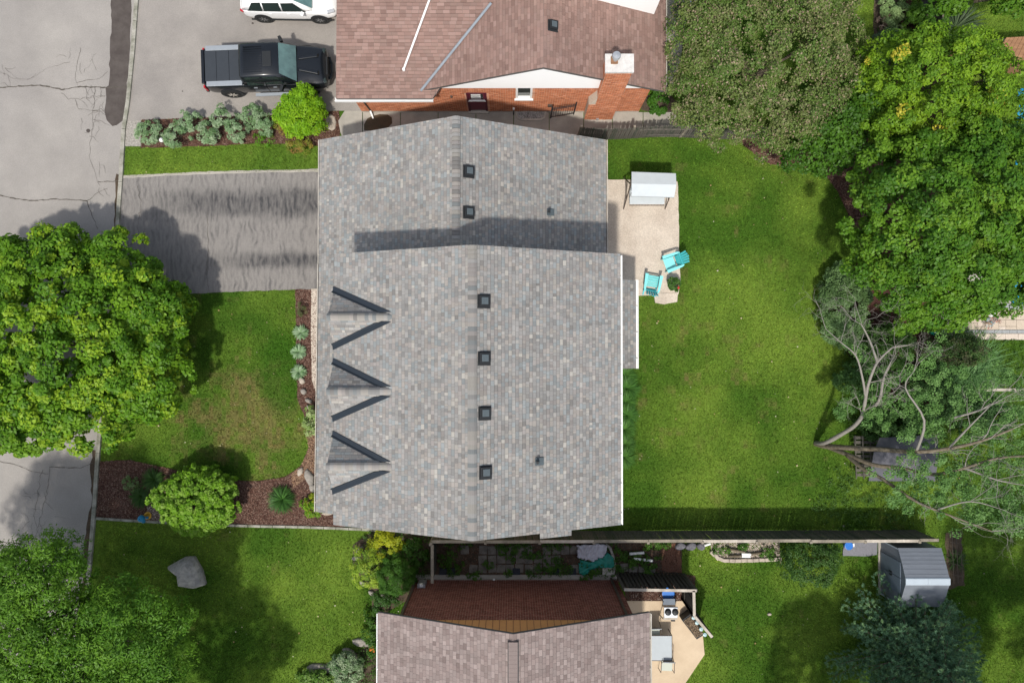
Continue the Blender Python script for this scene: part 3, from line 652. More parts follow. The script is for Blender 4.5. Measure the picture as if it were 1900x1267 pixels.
# ================================================================ brick walls
def brick_wall(name, x0, x1, y, face, z0, z1, pal, mort, parent, holes=(), bw=.215, bh=.075, thick=.25, axis='x'):
    """wall along X at y, visible face looking to face*Y; holes = (x0,x1,z0,z1)"""
    def P(a, d, z): return (a, y+face*d, z) if axis == 'x' else (y+face*d, a, z)
    w = MB(); xs = sorted({x0, x1, *[h[0] for h in holes], *[h[1] for h in holes]})
    for a, b in zip(xs, xs[1:]):
        hs = sorted((h[2], h[3]) for h in holes if h[0] < (a+b)/2 < h[1]); z = z0
        for (p, q) in hs+[(z1, z1)]:
            if p > z+1e-3:
                pts = [P(a, -thick, z), P(b, -thick, z), P(b, 0, z), P(a, 0, z)]; w.hexa(pts+[(u[0], u[1], p) for u in pts])
            z = max(z, q)
    wall = w.build(name, mort, parent)
    m = MB(); row = 0; z = z0; g_ = .008
    while z < z1-.02:
        s = x0-(bw/2 if row % 2 else 0)
        while s < x1:
            a, b = max(s+g_, x0), min(s+bw-g_, x1); s += bw
            if b-a < .03: continue
            zc = z+bh/2; xc = (a+b)/2
            if any(h[0]-.02 < xc < h[1]+.02 and h[2]-.02 < zc < h[3]+.02 for h in holes): continue
            d = .014+random.uniform(-.003, .004); zt = min(z+bh-g_, z1); c = random.choices(pal[0], pal[1])[0]; f = random.uniform(.8, 1.2); c = tuple(q*f for q in c)
            v = [P(a, 0, z+g_), P(b, 0, z+g_), P(b, d, z+g_), P(a, d, z+g_), P(a, 0, zt), P(b, 0, zt), P(b, d, zt), P(a, d, zt)]
            m.add(v, [(3, 2, 6, 7), (0, 3, 7, 4), (2, 1, 5, 6), (4, 7, 6, 5), (3, 0, 1, 2)], c)
        z += bh; row += 1
    o = m.build('bricks', M_brick, wall, tint=True); o['kind'] = 'stuff'; return wall
ORB = ([(.44, .165, .085), (.48, .19, .10), (.38, .14, .075), (.50, .22, .13)], [4, 4, 2, 1])
DKB = ([(.20, .085, .065), (.17, .07, .055), (.235, .10, .078)], [4, 3, 2])

# ---------------------------------------------------------------- north house
NH = root('brick_bungalow', 'orange brick bungalow with a red-brown shingle roof and white gable at the top', 'house', (0, 14, 0))
wy = 11.45; zc = 3.07
WX0, WX1, DX0, DX1 = .17, .90, -2.05, -1.14
brick_wall('wall', -7.17, 6.05, wy, -1, .12, zc, ORB, M_mortar, NH, [(WX0, WX1, 1.75, 3.07), (DX0, DX1, .12, 2.42)])
m = MB(); m.box(-7.17, 6.05, wy-.03, wy+.1, -.05, .118); m.build('foundation', M_conc, NH)
m = MB(); m.box(-7.0, 5.9, wy+.26, 20, 0, 3.0); m.box(-7.16, -6.9, wy+.001, 20, 0, 3.0); m.box(5.8, 6.04, wy+.001, 20, 0, 3.0); m.build('inner_wall', M_mortar, NH)
# window with frame, sash, glass and sill
wd = root('window', None, None, (0, 0, 0)); wd.parent = NH; ORG[wd.name] = Vector(NH.location); wd.location = (0, 0, 0)
m = MB(); m.box(WX0, WX0+.09, wy-.02, wy+.1, 1.75, 3.05); m.box(WX1-.09, WX1, wy-.02, wy+.1, 1.75, 3.05); m.box(WX0+.09, WX1-.09, wy-.02, wy+.1, 2.98, 3.05); m.box(WX0+.09, WX1-.09, wy-.02, wy+.1, 1.75, 1.84)
m.build('frame', M_white, wd); m = MB(); m.box(WX0+.09, WX1-.09, wy+.08, wy+.1, 1.84, 2.98); m.build('pane', M_glassdark, wd)
m = MB(); m.box(WX0-.06, WX1+.06, wy-.09, wy+.02, 1.66, 1.748); m.build('sill', M_white, wd)
dr = root('door', 'maroon side door with slatted blind in its window', None, (0, 0, 0)); dr.parent = NH; ORG[dr.name] = Vector(NH.location)
m = MB(); m.box(DX0, DX0+.10, wy-.03, wy+.15, .12, 2.42); m.box(DX1-.1, DX1, wy-.03, wy+.15, .12, 2.42); m.box(DX0+.1, DX1-.1, wy-.03, wy+.15, 2.33, 2.42); m.build('frame', mk('door_frame_maroon', (.09, .012, .025), .5, .3), dr)
m = MB(); m.box(DX0+.1, DX1-.1, wy+.02, wy+.07, .2, 1.5); m.box(DX0+.1, DX0+.17, wy+.02, wy+.07, 1.5, 2.33); m.box(DX1-.17, DX1-.1, wy+.02, wy+.07, 1.5, 2.33); m.build('door_leaf', M_maroon, dr)
m = MB(); m.box(DX0+.17, DX1-.17, wy+.05, wy+.06, 1.5, 2.33); m.build('pane', M_glassdark, dr)
for k in range(4): m = MB(); m.box(DX0+.2, DX1-.28, wy+.03, wy+.045, 1.62+.18*k, 1.70+.18*k); m.build('blind_slat', M_white, dr)
m = MB(); m.box(DX0+.05, DX1-.05, wy-.05, wy+.02, 1.44, 1.52); m.build('door_rail', M_white, dr)
m = MB(); m.box(DX0-.02, DX1+.02, wy-.12, wy, .045, .17); m.build('threshold', M_conclight, dr)
# gable wing roof (ridge runs away from us)
gz, gr_ = 3.33, 5.8; gR, gX, gL = 6.60, 1.24, -3.83; ry = 11.16
pit = (gr_-gz)/(gR-gX)
roof((gR, ry, gz), (gR+.02, 20, gz), (gX, 20, gr_), (gX, ry, gr_), REDR, NH, .138, .26, wmin=.85)
vx0, vy0 = -4.1, 10.98
vtop = (gX, 16.2, gr_)
roof((gL-.30, ry, gz), (gL-.30, ry+.02, gz), (gX, 16.4, gr_), (gX, ry, gr_), REDR, NH, .138, .26, wmin=.85)
# left wing, south slope
roof((-7.56, 10.86, gz), (gL+.42, 10.86, gz), (gX, 16.2, gr_), (-6.9, 16.2, gr_), REDR, NH, .138, .26, wmin=.85)
deck('north_roof_slope', [(-6.9, 16.2, gr_), (gX, 16.2, gr_), (gX, 21, 3.4), (-7.3, 21, 3.4)], .1, M_fascia, NH)
m = MB(); va = Vector((-3.90, 11.12, 3.50)); vb = Vector((-.85, 14.15, 4.95)); m.bar(va, vb, .055, n=6, flat=.5); m.build('valley_trim', M_greymetal, NH)
gutter(NH, (-7.62, 10.88, gz), (gL+.44, 10.88, gz), M_white, (0, -1, 0), .14, .14, False)
gutter(NH, (gR, ry, gz), (gR+.02, 20, gz), M_conclight, (1, 0, 0), .06, .1)
m = MB(); t = [(-3.6, wy-.055, zc+.002), (6.0, wy-.055, zc+.002), (5.4, wy-.055, gz+.20), (gX, wy-.055, gr_-.12), (-3.0, wy-.055, gz+.15)]
m.add(t+[(p[0], p[1]+.06, p[2]) for p in t], [(0, 1, 2, 3, 4), (9, 8, 7, 6, 5), (1, 0, 5, 6), (2, 1, 6, 7), (3, 2, 7, 8), (4, 3, 8, 9), (0, 4, 9, 5)])
m.build('white_gable', M_siding, NH)
# upper storey block at the back, mostly outside the picture
m = MB(); m.box(.6, 6.05, 14.36, 19, 3.2, 7.2); m.build('white_upper_wall', M_siding, NH)
deck('upper_roof', [(.2, 14.1, 7.2), (6.5, 14.1, 7.2), (6.5, 20, 7.2), (.2, 20, 7.2)], .12, M_fascia, NH)
# chimney
CH = root('chimney', None, None, (0, 0, 0)); CH.parent = NH; ORG[CH.name] = Vector(NH.location)
brick_wall('chimney_base', 3.44, 4.77, 11.07, -1, .05, 2.0, ORB, M_mortar, CH, thick=.37)
brick_wall('chimney_stack', 3.74, 4.77, 11.07, -1, 2.0, 5.55, ORB, M_mortar, CH, thick=.02)
brick_wall('stack_side', 11.09, 11.75, 3.76, -1, 2.0, 5.55, ORB, M_mortar, CH, thick=.02, axis='y')
m = MB(); m.box(3.762, 4.75, 11.09, 11.75, 2.0, 5.55); m.add([(3.44, 11.07, 2.0), (3.74, 11.07, 2.0), (3.74, 11.07, 2.75), (3.44, 11.45, 2.0), (3.74, 11.45, 2.0), (3.74, 11.45, 2.75)], [(0, 1, 2), (5, 4, 3), (0, 2, 5, 3)]); m.build('chimney_core', M_mortar, CH)
m = MB(); m.box(3.68, 4.82, 11.02, 11.75, 5.55, 5.70); m.build('crown_slab', mk('white_cement', (.62, .60, .57), .9, .15, col2=(.5, .48, .46), scale=6, mottle=.1, bscale=20), CH, bevel=.01)
m = MB(); m.box(3.9, 4.17, 11.33, 11.6, 5.70, 5.82); m.build('flue_tile', M_brownwood, CH)
m = MB(); m.lathe((4.06, 11.47, 5.82), [(.10, 0), (.10, .25), (.17, .27), (.17, .36), (.15, .40), (.02, .42)], 20); m.build('flue_cap', M_steel, CH)
m = MB(); m.box(4.78, 4.80, 11.1, 11.44, 3.3, 3.75); m.build('step_flashing', M_steel, CH)
m = MB(); m.box(4.0, 4.12, 11.0, 11.06, .12, .25); m.build('cleanout', M_steel, CH)
# right part of the front beyond the chimney is the same wall; small fittings
cc_ = UP(1027.5, 46, Vector((gX, 0, gr_)), Vector((pit, 0, 1)).normalized(), .1)
roof_vent(1027.5, 46, Vector((gX, 0, gr_)), Vector((pit, 0, 1)).normalized(), NH, .30)
m = MB(); m.bar((-6.72, wy-.05, .3), (-6.9, wy-.05, gz-.15), .04, n=4); m.build('downspout', M_brownmetal, NH)
m = MB(); m.bar((-6.72, wy-.05, .3), (-6.62, wy-.35, .1), .05, n=4); m.build('downspout_elbow', M_white, NH)
m = MB(); m.box(1.66, 1.86, wy-.08, wy, .82, 1.05); m.build('wall_outlet', M_brownmetal, NH); m = MB(); m.lathe((-2.72, wy-.03, 2.0), [(.06, 0), (.05, .12)], 8); m.build('wall_lamp', M_brownmetal, NH)
# window well with gravel, part of the walk
ww = root('window_well', None, None, (0, 0, 0)); ww.parent = NH; ORG[ww.name] = Vector(NH.location)
pts = [(U(a, b).x, U(a, b).y) for a, b in ((958, 209), (960, 219), (966, 223.5), (1004, 223.5), (1010, 219), (1012, 209))]
m = MB()
for p, q in zip(pts, pts[1:]): m.bar((p[0], p[1], .09), (q[0], q[1], .09), .05, n=4)
m.build('rim', M_conclight, ww); chp = pts+[]
x, y = scatter(1500, (pts[0][0], pts[-1][0], pts[2][1], pts[0][1]), pts); n = len(x); a = RS.uniform(0, 6.28, n); r = RS.uniform(.02, .04, n)
V = np.stack([np.stack([x+r*np.cos(a+k*1.57), y+r*np.sin(a+k*1.57), .06+RS.uniform(0, .03, n)], 1) for k in range(4)], 1).reshape(-1, 3)
o = npmesh('gravel', V, np.arange(4*n).reshape(n, 4), M_gravel, ww, col=RS.uniform(.12, .5, (n, 1))*np.array([1, .97, .92])); o['kind'] = 'stuff'
P = U(750, 130, 4.9)
# white pole lying on the left slope
sn = Vector((0, -(gr_-gz), (16.2-10.86))).normalized(); a = UP(749, 129, Vector((0, 10.86, gz)), sn, .07); b = UP(802, -14, Vector((0, 10.86, gz)), sn, .07)
pr = root('antenna_pole', 'long white pole lying slanted across the red-brown roof', 'pole', a); m = MB(); m.bar(a, b, .045, n=8); m.build('pole', M_white, pr); m = MB(); m.lathe(a-Vector((0, 0, .06)), [(.07, 0), (.06, .1)], 8); m.build('end_cap', M_white, pr)

# ---------------------------------------------------------------- south house
SH = root('dark_brick_house', 'dark red brick house with a mauve-brown shingle roof and ochre gable at the bottom', 'house', (0, -13, 0))
sy = -10.77; sz = 5.05
brick_wall('wall', -4.6, 4.95, sy, 1, .15, sz, DKB, M_mortar2, SH)
m = MB(); m.box(-4.6, 4.95, sy-.1, sy+.03, -.05, .148); m.box(-4.6, 4.95, sy+.031, sy+.22, -.05, .07); m.build('foundation', M_conc, SH)
m = MB(); m.box(-4.58, 4.93, -21, sy-.26, 0, sz-.05); m.build('inner_wall', M_mortar2, SH)
s_e, s_r, sX0, sX1, sXr, sY = 5.0, 7.1, -5.36, 5.50, .04, -10.44
roof((sX0, sY, s_e), (sX0, -20, s_e), (sXr, -20, s_r), (sXr, sY, s_r), BRN, SH, .145, .2, wmin=.7)
roof((sX1, -20, s_e), (sX1, sY, s_e), (sXr, sY, s_r), (sXr, -20, s_r), BRN, SH, .145, .2, wmin=.7)
m = MB(); t = [(-4.2, sy+.05, sz+.002), (4.3, sy+.05, sz+.002), (sXr, sy+.05, s_r-.2)]
m.add(t+[(p[0], p[1]-.06, p[2]) for p in t], [(0, 1, 2), (5, 4, 3), (1, 0, 3, 4), (2, 1, 4, 5), (0, 2, 5, 3)]); gb = m.build('gable', M_ochre, SH)
k = -4.0
while k < 4.1:
    zt = s_r-.25-abs(k-sXr)*.386
    if zt > sz+.05: m = MB(); m.box(k-.012, k+.012, sy+.051, sy+.062, sz+.01, zt); m.build('gable_batten', M_brownwood, gb)
    k += .27
for p, q in (((sX0, sY+.012, s_e-.02), (sXr, sY+.012, s_r-.02)), ((sXr, sY+.012, s_r-.02), (sX1, sY+.012, s_e-.02))):
    m = MB(); m.bar(p, q, .03, n=4); m.build('drip_edge', M_black, SH)
gutter(SH, (sX0, -20, s_e), (sX0, sY-.05, s_e), M_white, (-1, 0, 0), .06, .1); gutter(SH, (sX1, -20, s_e), (sX1, sY-.05, s_e), M_conclight, (1, 0, 0), .09, .1)
m = MB()
yv = U(950, 1190, 7.1).y
rv = root('ridge_vent', None, None, (0, 0, 0)); rv.parent = SH; ORG[rv.name] = Vector(SH.location)
for k in range(60):
    y1 = yv-k*.16; m = MB(); c = random.choice(BRN[0][:3]); f = .85
    m.cur = tuple(q*f for q in BRN[0][0]); m.hexa([(sXr-.17, y1-.155, s_r-.02), (sXr+.17, y1-.155, s_r-.02), (sXr+.17, y1, s_r-.02), (sXr-.17, y1, s_r-.02), (sXr-.17, y1-.159, s_r+.060), (sXr+.17, y1-.159, s_r+.060), (sXr+.17, y1, s_r+.065), (sXr-.17, y1, s_r+.065)])
    if k < 30: m.build('vent_segment', M_shingle, rv, tint=True)
for sgn in (-1, 1): m = MB(); m.box(sXr+sgn*.185-.014, sXr+sgn*.185+.014, yv-9, yv, s_r-.06, s_r+.05); m.build('vent_side', M_black, rv)
for (x0, z1) in ((-4.54, sz), (4.62, sz)): m = MB(); m.box(x0, x0+.09, sy+.03, sy+.11, .1, sz-.02); m.build('downspout', M_brownmetal, SH)
mtr = U(800, 1082, 1.0); m = MB(); m.box(-4.30, -3.95, sy+.03, sy+.2, .7, 1.3); m.build('meter_box', M_steel, SH); m = MB(); m.bar((-4.12, sy+.1, 1.3), (-4.12, sy+.22, 1.32), .08); m.build('meter', M_white, SH)
m = MB(); m.box(-.9, -.8, sy+.03, sy+.09, .18, .27); m.build('wall_outlet', M_white, SH)
print('houses ok')
#@@THINGS
# ---------------------------------------------------------------- foliage
def unit(n):
    v = RS.normal(size=(n, 3)); return v/np.linalg.norm(v, axis=1)[:, None]
def leafcloud(C, Rc, O, per, L, cols, wid=.62, upb=.45, cvar=.18, rough=.5, tipcol=None, tipf=0.0, shell=(.55, 1.0)):
    """leaves round cluster centres C (n,3), radius Rc (n), outward axes O (n,3)"""
    n = len(C); N = n*per; idx = np.repeat(np.arange(n), per); leaftip = tipf < 0; tipf = abs(tipf)
    d = unit(N); o = O[idx]; dot = (d*o).sum(1); d = np.where((dot < -.25)[:, None], d-2*dot[:, None]*o, d)
    r = RS.uniform(shell[0], shell[1], N)*Rc[idx]; p = C[idx]+d*r[:, None]*np.array([1, 1, .8])
    nn = d*.7+o*.3+np.array([0, 0, upb])+RS.normal(0, rough, (N, 3)); nn /= np.linalg.norm(nn, axis=1)[:, None]
    t = np.cross(nn, unit(N)); t /= (np.linalg.norm(t, axis=1)[:, None]+1e-9); b = np.cross(nn, t)
    l = (L*RS.uniform(.7, 1.3, N))[:, None]; w = l*wid/2
    V = np.stack([p-t*l/2, p+b*w-t*l*.05, p+t*l/2, p-b*w-t*l*.05], 1).reshape(-1, 3)
    cols = np.array(cols, float); cc = cols[RS.randint(0, len(cols), n)][idx]*RS.uniform(1-cvar, 1+cvar, (N, 1))
    mixl = cols[RS.randint(0, len(cols), N)]; cc = cc*.6+mixl*.4
    if tipcol is not None:
        sel = (RS.rand(N) < tipf) if leaftip else ((RS.rand(n) < tipf)[idx] & (RS.rand(N) < .75)); cc[sel] = np.array(tipcol)*RS.uniform(.8, 1.2, (sel.sum(), 1))
    return V, cc
def crown_mesh(name, lobes, parent, L, cols, per=110, dens=1.0, rc=(.45, .8), mat=None, fill=.25, flat=1.0, **kw):
    """lobes: list of (centre, (rx, ry, rz)); clusters of leaves sit over each lobe with gaps between"""
    Cs, Os = [], []
    for c, r in lobes:
        c = np.array(c); r = np.array(r); area = 4*np.pi*((r[0]*r[1]+r[0]*r[2]+r[1]*r[2])/3); n = int(area*dens)
        d = unit(n); d[:, 2] = np.where(d[:, 2] < -.35, -d[:, 2], d[:, 2]); d /= np.linalg.norm(d, axis=1)[:, None]
        rad = np.where(RS.rand(n) < fill, RS.uniform(.35, .8, n), RS.uniform(.78, 1.12, n)) if flat else 1
        bump = 1+.16*(vnoise(d[:, 0]*3+c[0], d[:, 1]*3+c[1], 1.0, 4)-.5)*2
        p = c+d*r*(rad*bump)[:, None]
        inside = np.zeros(n, bool)
        for c2, r2 in lobes:
            if c2 is c or tuple(c2) == tuple(c): continue
            inside |= (((p-np.array(c2))/(np.array(r2)*.75))**2).sum(1) < 1
        p = p[~inside]; d = d[~inside]; Cs.append(p); o = d/r; o /= np.linalg.norm(o, axis=1)[:, None]; Os.append(o)
    C = np.concatenate(Cs); O = np.concatenate(Os); O = O+np.array([0, 0, .35]); O /= np.linalg.norm(O, axis=1)[:, None]
    V, cc = leafcloud(C, RS.uniform(rc[0], rc[1], len(C)), O, per, L, cols, **kw)
    return npmesh(name, V, np.arange(len(V)).reshape(-1, 4), mat or M_leaf, parent, col=cc), C
def limb_path(m, pts, r0, r1, n=7, jit=.0):
    P = [Vector(p) for p in pts]; k = len(P)-1
    # one continuous tapering tube, rounded at the bends
    Q = []
    for i in range(k):
        p0, p1, p2, p3 = P[max(0, i-1)], P[i], P[i+1], P[min(k, i+2)]
        for s_ in range(4):
            t = s_/4; Q.append(((2*p1)+(p2-p0)*t+(2*p0-5*p1+4*p2-p3)*t*t+(3*p1-p0-3*p2+p3)*t**3)*.5)
    Q.append(P[-1]); vs = []; N = len(Q); ref = None
    for i, q in enumerate(Q):
        d = (Q[min(N-1, i+1)]-Q[max(0, i-1)]).normalized()
        a = (d.orthogonal() if ref is None else ref-d*ref.dot(d)).normalized(); ref = a; b = d.cross(a); r = lerp(r0, r1, (i/(N-1)))*(1+random.uniform(-.06, .06))
        for j in range(n): t = 6.28319*j/n; vs.append(q+a*math.cos(t)*r+b*math.sin(t)*r)
    fs = [(i*n+j, i*n+(j+1) % n, (i+1)*n+(j+1) % n, (i+1)*n+j) for i in range(N-1) for j in range(n)]+[tuple(range((N-1)*n, N*n)), tuple(range(n-1, -1, -1))]
    m.add(vs, fs)
def tree(name, label, xy, lobes, L, cols, trunk_r=.18, group=None, cat='tree', bark=None, nl=9, **kw):
    c0 = np.mean([np.array(c) for c, r in lobes], 0); top = max(c[2]+r[2]*.5 for c, r in lobes)
    t = root(name, label, cat, (xy[0], xy[1], 0), group=group); bark = bark or M_bark
    m = MB(); fork = min(c[2]-r[2]*.45 for c, r in lobes); fork = max(fork, .6); base = Vector((xy[0], xy[1], 0)); q = [base-Vector((0, 0, .1)), base+Vector((.05, .03, fork*.5)), base+Vector((-.04, .05, fork)), Vector((c0[0], c0[1], top))]
    limb_path(m, q, trunk_r, trunk_r*.35, 9); m.build('trunk', bark, t, smooth=True)
    cm, C = crown_mesh('crown', lobes, t, L, cols, **kw)
    for k in RS.choice(len(C), min(nl, len(C)), replace=False):
        e = Vector(C[k]); s = base.lerp(Vector((c0[0], c0[1], fork)), 1.0); s.z = fork*random.uniform(.85, 1.3); md = s.lerp(e, .5)+Vector((random.uniform(-.2, .2), random.uniform(-.2, .2), .25))
        m = MB(); limb_path(m, [s, md, e], trunk_r*.5, .02, 6); m.build('limb', bark, t, smooth=True)
    return t
MAPLE = [(.075, .17, .012), (.10, .215, .015), (.055, .135, .012), (.15, .27, .02)]
def lobe(px, py, z, rx, ry=None, rz=None): c = U(px, py, z); return (tuple(c), (rx, ry or rx, rz or rx*.8))

tree('maple_tree', 'big bright green maple overhanging the road and the front lawn', U(140, 640)[:2],
     [lobe(140, 620, 2.6, 4.35, 3.7, 2.0), lobe(252, 600, 2.3, 2.35, 2.3, 1.3), lobe(215, 500, 2.2, 1.7, 1.5, 1.1), lobe(120, 470, 2.3, 1.2, 1.1, 1.1), lobe(50, 520, 2.4, 2.4, 1.7, 1.3), lobe(130, 755, 2.4, 2.5, 1.8, 1.3), lobe(40, 790, 2.4, 1.5, 1.2, 1.2), lobe(-20, 640, 2.5, 3.5, 3.7, 1.6), lobe(262, 705, 2.3, 1.9, 1.6, 1.1), lobe(312, 665, 2.1, .8, 1.0, .8), lobe(300, 560, 2.1, 1.1, .9, .8)],
     .17, [(.095, .225, .011), (.125, .27, .013), (.065, .17, .010), (.18, .33, .018)], .15, dens=3.4, per=115, rc=(.20, .52), tipcol=(.24, .38, .02), tipf=.26)
tree('locust_tree', 'feathery green tree over the lower left road corner', U(100, 1120)[:2],
     [lobe(65, 1085, 4.6, 1.9, 1.7, 2.0), lobe(120, 1050, 4.2, 1.0, .9, 1.3), lobe(30, 1180, 4.8, 2.6, 2.4, 2.2), lobe(-40, 1120, 4.5, 2.2, 2.2, 2)], .15,
     [(.11, .25, .018), (.15, .30, .022), (.08, .19, .016)], .2, dens=5.5, per=100, rc=(.3, .6), wid=.32)
tree('locust_tree', 'feathery green tree on the lower left lawn below the grey boulder', U(240, 1190)[:2],
     [lobe(240, 1165, 4.2, 2.0, 1.7, 1.8), lobe(180, 1240, 4.5, 2.2, 1.8, 1.9), lobe(290, 1210, 4.0, 1.1, 1.2, 1.3), lobe(130, 1290, 4.6, 2.4, 1.8, 2), lobe(240, 1290, 4.4, 2.0, 1.5, 1.8)], .15,
     [(.10, .235, .018), (.14, .285, .022), (.07, .18, .015)], .2, dens=5.2, per=100, rc=(.3, .6), wid=.32)
# right side
tree('crabapple_tree', 'olive green tree with faded pink blossom beside the red-brown roof', U(1405, 150)[:2],
     [lobe(1405, 120, 4.0, 3.5, 3.2, 2.4), lobe(1330, 170, 3.4, 2.0, 1.9, 1.9), lobe(1480, 170, 3.4, 1.9, 2.0, 1.8), lobe(1400, 20, 4.0, 3.0, 1.9, 2.1), lobe(1530, 90, 3.6, 1.4, 1.8, 1.5), lobe(1310, 85, 3.8, 1.5, 2.0, 1.9), lobe(1440, 225, 3.0, 1.8, 1.2, 1.5)], .095,
     [(.14, .205, .045), (.17, .225, .06), (.10, .175, .035), (.19, .215, .08), (.11, .20, .035)], .16, dens=2.6, per=150, rc=(.26, .5), cvar=.3, tipcol=(.33, .26, .17), tipf=-.14, rough=.7)
tree('young_maple_tree', 'dark green leafy tree left of the tall yellow-green one', U(1560, 250)[:2],
     [lobe(1560, 240, 3.2, 1.6, 1.7, 1.6), lobe(1590, 190, 3.4, 1.1, 1.0, 1.2), lobe(1510, 280, 2.6, 1.3, .9, 1.2)], .14, [(.06, .15, .012), (.08, .19, .014), (.045, .12, .012)], .1, dens=2.8, per=90, rc=(.28, .5))
tree('yellow_green_tree', 'tall yellow-green tree at the upper right by the brown cabin roof', U(1740, 200)[:2],
     [lobe(1740, 170, 5.0, 2.6, 2.2, 2.2), lobe(1680, 130, 4.4, 1.8, 1.4, 1.6), lobe(1800, 150, 4.6, 1.4, 1.2, 1.3), lobe(1812, 88, 4.6, .45, .7, .7), lobe(1850, 225, 4.0, 1.5, 1.2, 1.3), lobe(1620, 170, 3.8, 1.2, 1.1, 1.2)], .13,
     [(.17, .31, .016), (.13, .26, .014), (.22, .36, .018), (.085, .19, .012)], .16, dens=3.2, per=105, rc=(.22, .46), tipcol=(.48, .44, .04), tipf=.05, wid=.5)
tree('lime_green_tree', 'small lime green tree between the dark ones on the right', U(1655, 240)[:2],
     [lobe(1655, 232, 4.0, .95, 1.2, 1.3), lobe(1640, 205, 3.8, .6, .6, .8)], .12, [(.20, .33, .016), (.16, .29, .015)], .08, dens=3.2, per=100, rc=(.25, .45), nl=4)
tree('dark_maple_tree', 'largest dark green maple on the right above the pool paving', U(1740, 430)[:2],
     [lobe(1745, 400, 5.0, 3.0, 3.1, 2.8), lobe(1680, 330, 4.2, 2.0, 1.8, 2.0), lobe(1820, 340, 5.0, 2.2, 2.3, 2.2), lobe(1800, 500, 4.4, 2.4, 1.6, 2.0), lobe(1670, 480, 3.8, 1.9, 1.8, 2.0), lobe(1720, 560, 3.6, 1.8, 1.2, 1.5), lobe(1880, 430, 4.8, 1.6, 2.6, 2.0)], .14,
     [(.07, .185, .013), (.10, .225, .015), (.05, .14, .012), (.13, .26, .018)], .15, dens=3.2, per=130, rc=(.22, .52), tipcol=(.14, .27, .02), tipf=.18)
tree('corner_tree', 'green tree cut off by the top right corner', U(1840, -60)[:2],
     [lobe(1830, -45, 5.0, 1.9, 1.3, 1.3), lobe(1900, -12, 4.6, 1.3, .9, 1.0), lobe(1800, -15, 4.4, 1.0, .6, .8)], .15, [(.08, .19, .012), (.11, .23, .015)], .15, dens=2.2, per=90, rc=(.3, .55))
# trees outside the frame whose shade falls into it
for nm, lb, px, py, z, r in (('shade_tree', 'tall tree below the bottom right corner, its shade on the dark lawn', 1800, 1500, 6, 3.2), ('shade_tree', 'tall tree beyond the right edge beside the lower lawn', 2075, 1330, 6, 3.2), ('shade_tree', 'tree below the lower edge left of the spruce', 1590, 1440, 5.0, 2.2), ('shade_tree', 'tree below the lower left corner beside the road', 340, 1420, 4.5, 2.0)):
    tree(nm, lb, U(px, py)[:2], [lobe(px, py, z, r, r, r*.9)], .3, MAPLE, .2, dens=.9, per=60, rc=(.6, .9))

def shrub(name, label, px, py, rx, ry, h, L, cols, cat='shrub', per=60, dens=9, rc=(.12, .22), wid=.6, parts=True, group=None, **kw):
    c = U(px, py, h*.5); t = root(name, label, cat, (c.x, c.y, 0), group=group)
    LB = [((c.x, c.y, h*.45), (rx, ry, h*.55))]
    if rx > .8: LB = [((c.x, c.y, h*.45), (rx*.88, ry*.88, h*.55))]+[((c.x+rx*.45*math.cos(a_)*random.uniform(.8, 1.2), c.y+ry*.45*math.sin(a_)*random.uniform(.8, 1.2), h*random.uniform(.38, .55)), (rx*random.uniform(.42, .6), ry*random.uniform(.42, .6), h*random.uniform(.36, .5))) for a_ in [random.uniform(0, 1)+1.26*q_ for q_ in range(5)]]
    crown_mesh('foliage', LB, t, L, cols, per=per, dens=dens, rc=rc, wid=wid, fill=.12, **kw)
    m = MB()
    for k in range(4): a = k*1.6; m.bar((c.x, c.y, -.02), (c.x+rx*.5*math.cos(a), c.y+ry*.5*math.sin(a), h*.7), .02, .008, 5)
    o = m.build('stem', M_bark, t); return t
VAR = [(.30, .42, .24), (.20, .33, .15), (.38, .48, .30), (.14, .26, .09)]
vs = [(276, 246, .52, 'leftmost variegated shrub of the row beside the white lamp'), (328, 251, .52, 'second variegated shrub from the kerb, right of the white lamp'), (352, 227, .46, 'third variegated shrub from the kerb, set back to the driveway'), (385, 250, .46, 'fourth variegated shrub from the kerb, on the lawn side'),
      (413, 220, .46, 'variegated shrub in the middle of the row, against the driveway'), (440, 243, .46, 'lower variegated shrub in the middle of the row'), (468, 216, .46, 'variegated shrub on the driveway side near the lime green bush'), (492, 232, .42, 'last variegated shrub, touching the lime green bush')]
for a, b, r, lb in vs: shrub('variegated_shrub', lb, a, b, r*1.05, r, .85, .085, VAR, group='variegated shrubs between driveway and lawn', wid=.5, per=75)
shrub('lime_bush', 'lime green bush beside the front of the black pickup', 557, 214, 1.05, 1.0, 1.7, .10, [(.20, .40, .012), (.27, .46, .015), (.14, .31, .012)], dens=8, rc=(.16, .32), per=85)
shrub('lime_shoot', 'tall lime green sprout touching the pickup wheel', 572, 183, .36, .42, 1.9, .10, [(.24, .44, .012), (.17, .35, .012)], rc=(.14, .24))
shrub('spirea_bush', 'orange-tipped low bush below the lime green bush', 556, 268, .58, .35, .55, .06, [(.30, .22, .04), (.22, .28, .03), (.32, .17, .06), (.16, .24, .025)], per=80)
shrub('spirea_bush', 'orange-tipped low bush left of the lime green bush', 523, 228, .38, .75, .55, .06, [(.28, .24, .04), (.20, .28, .03), (.30, .18, .05), (.15, .24, .025)], per=80)
shrub('ground_plant', 'low bright green plant under the last variegated shrub', 490, 260, .45, .25, .3, .06, [(.10, .26, .012), (.13, .30, .015)])
shrub('round_bush', 'large round bright green bush in the front mulch bed', 368, 928, 1.85, 1.5, 2.2, .115, [(.15, .32, .014), (.19, .37, .018), (.12, .26, .014), (.30, .46, .08)], dens=26, rc=(.10, .17), per=42)
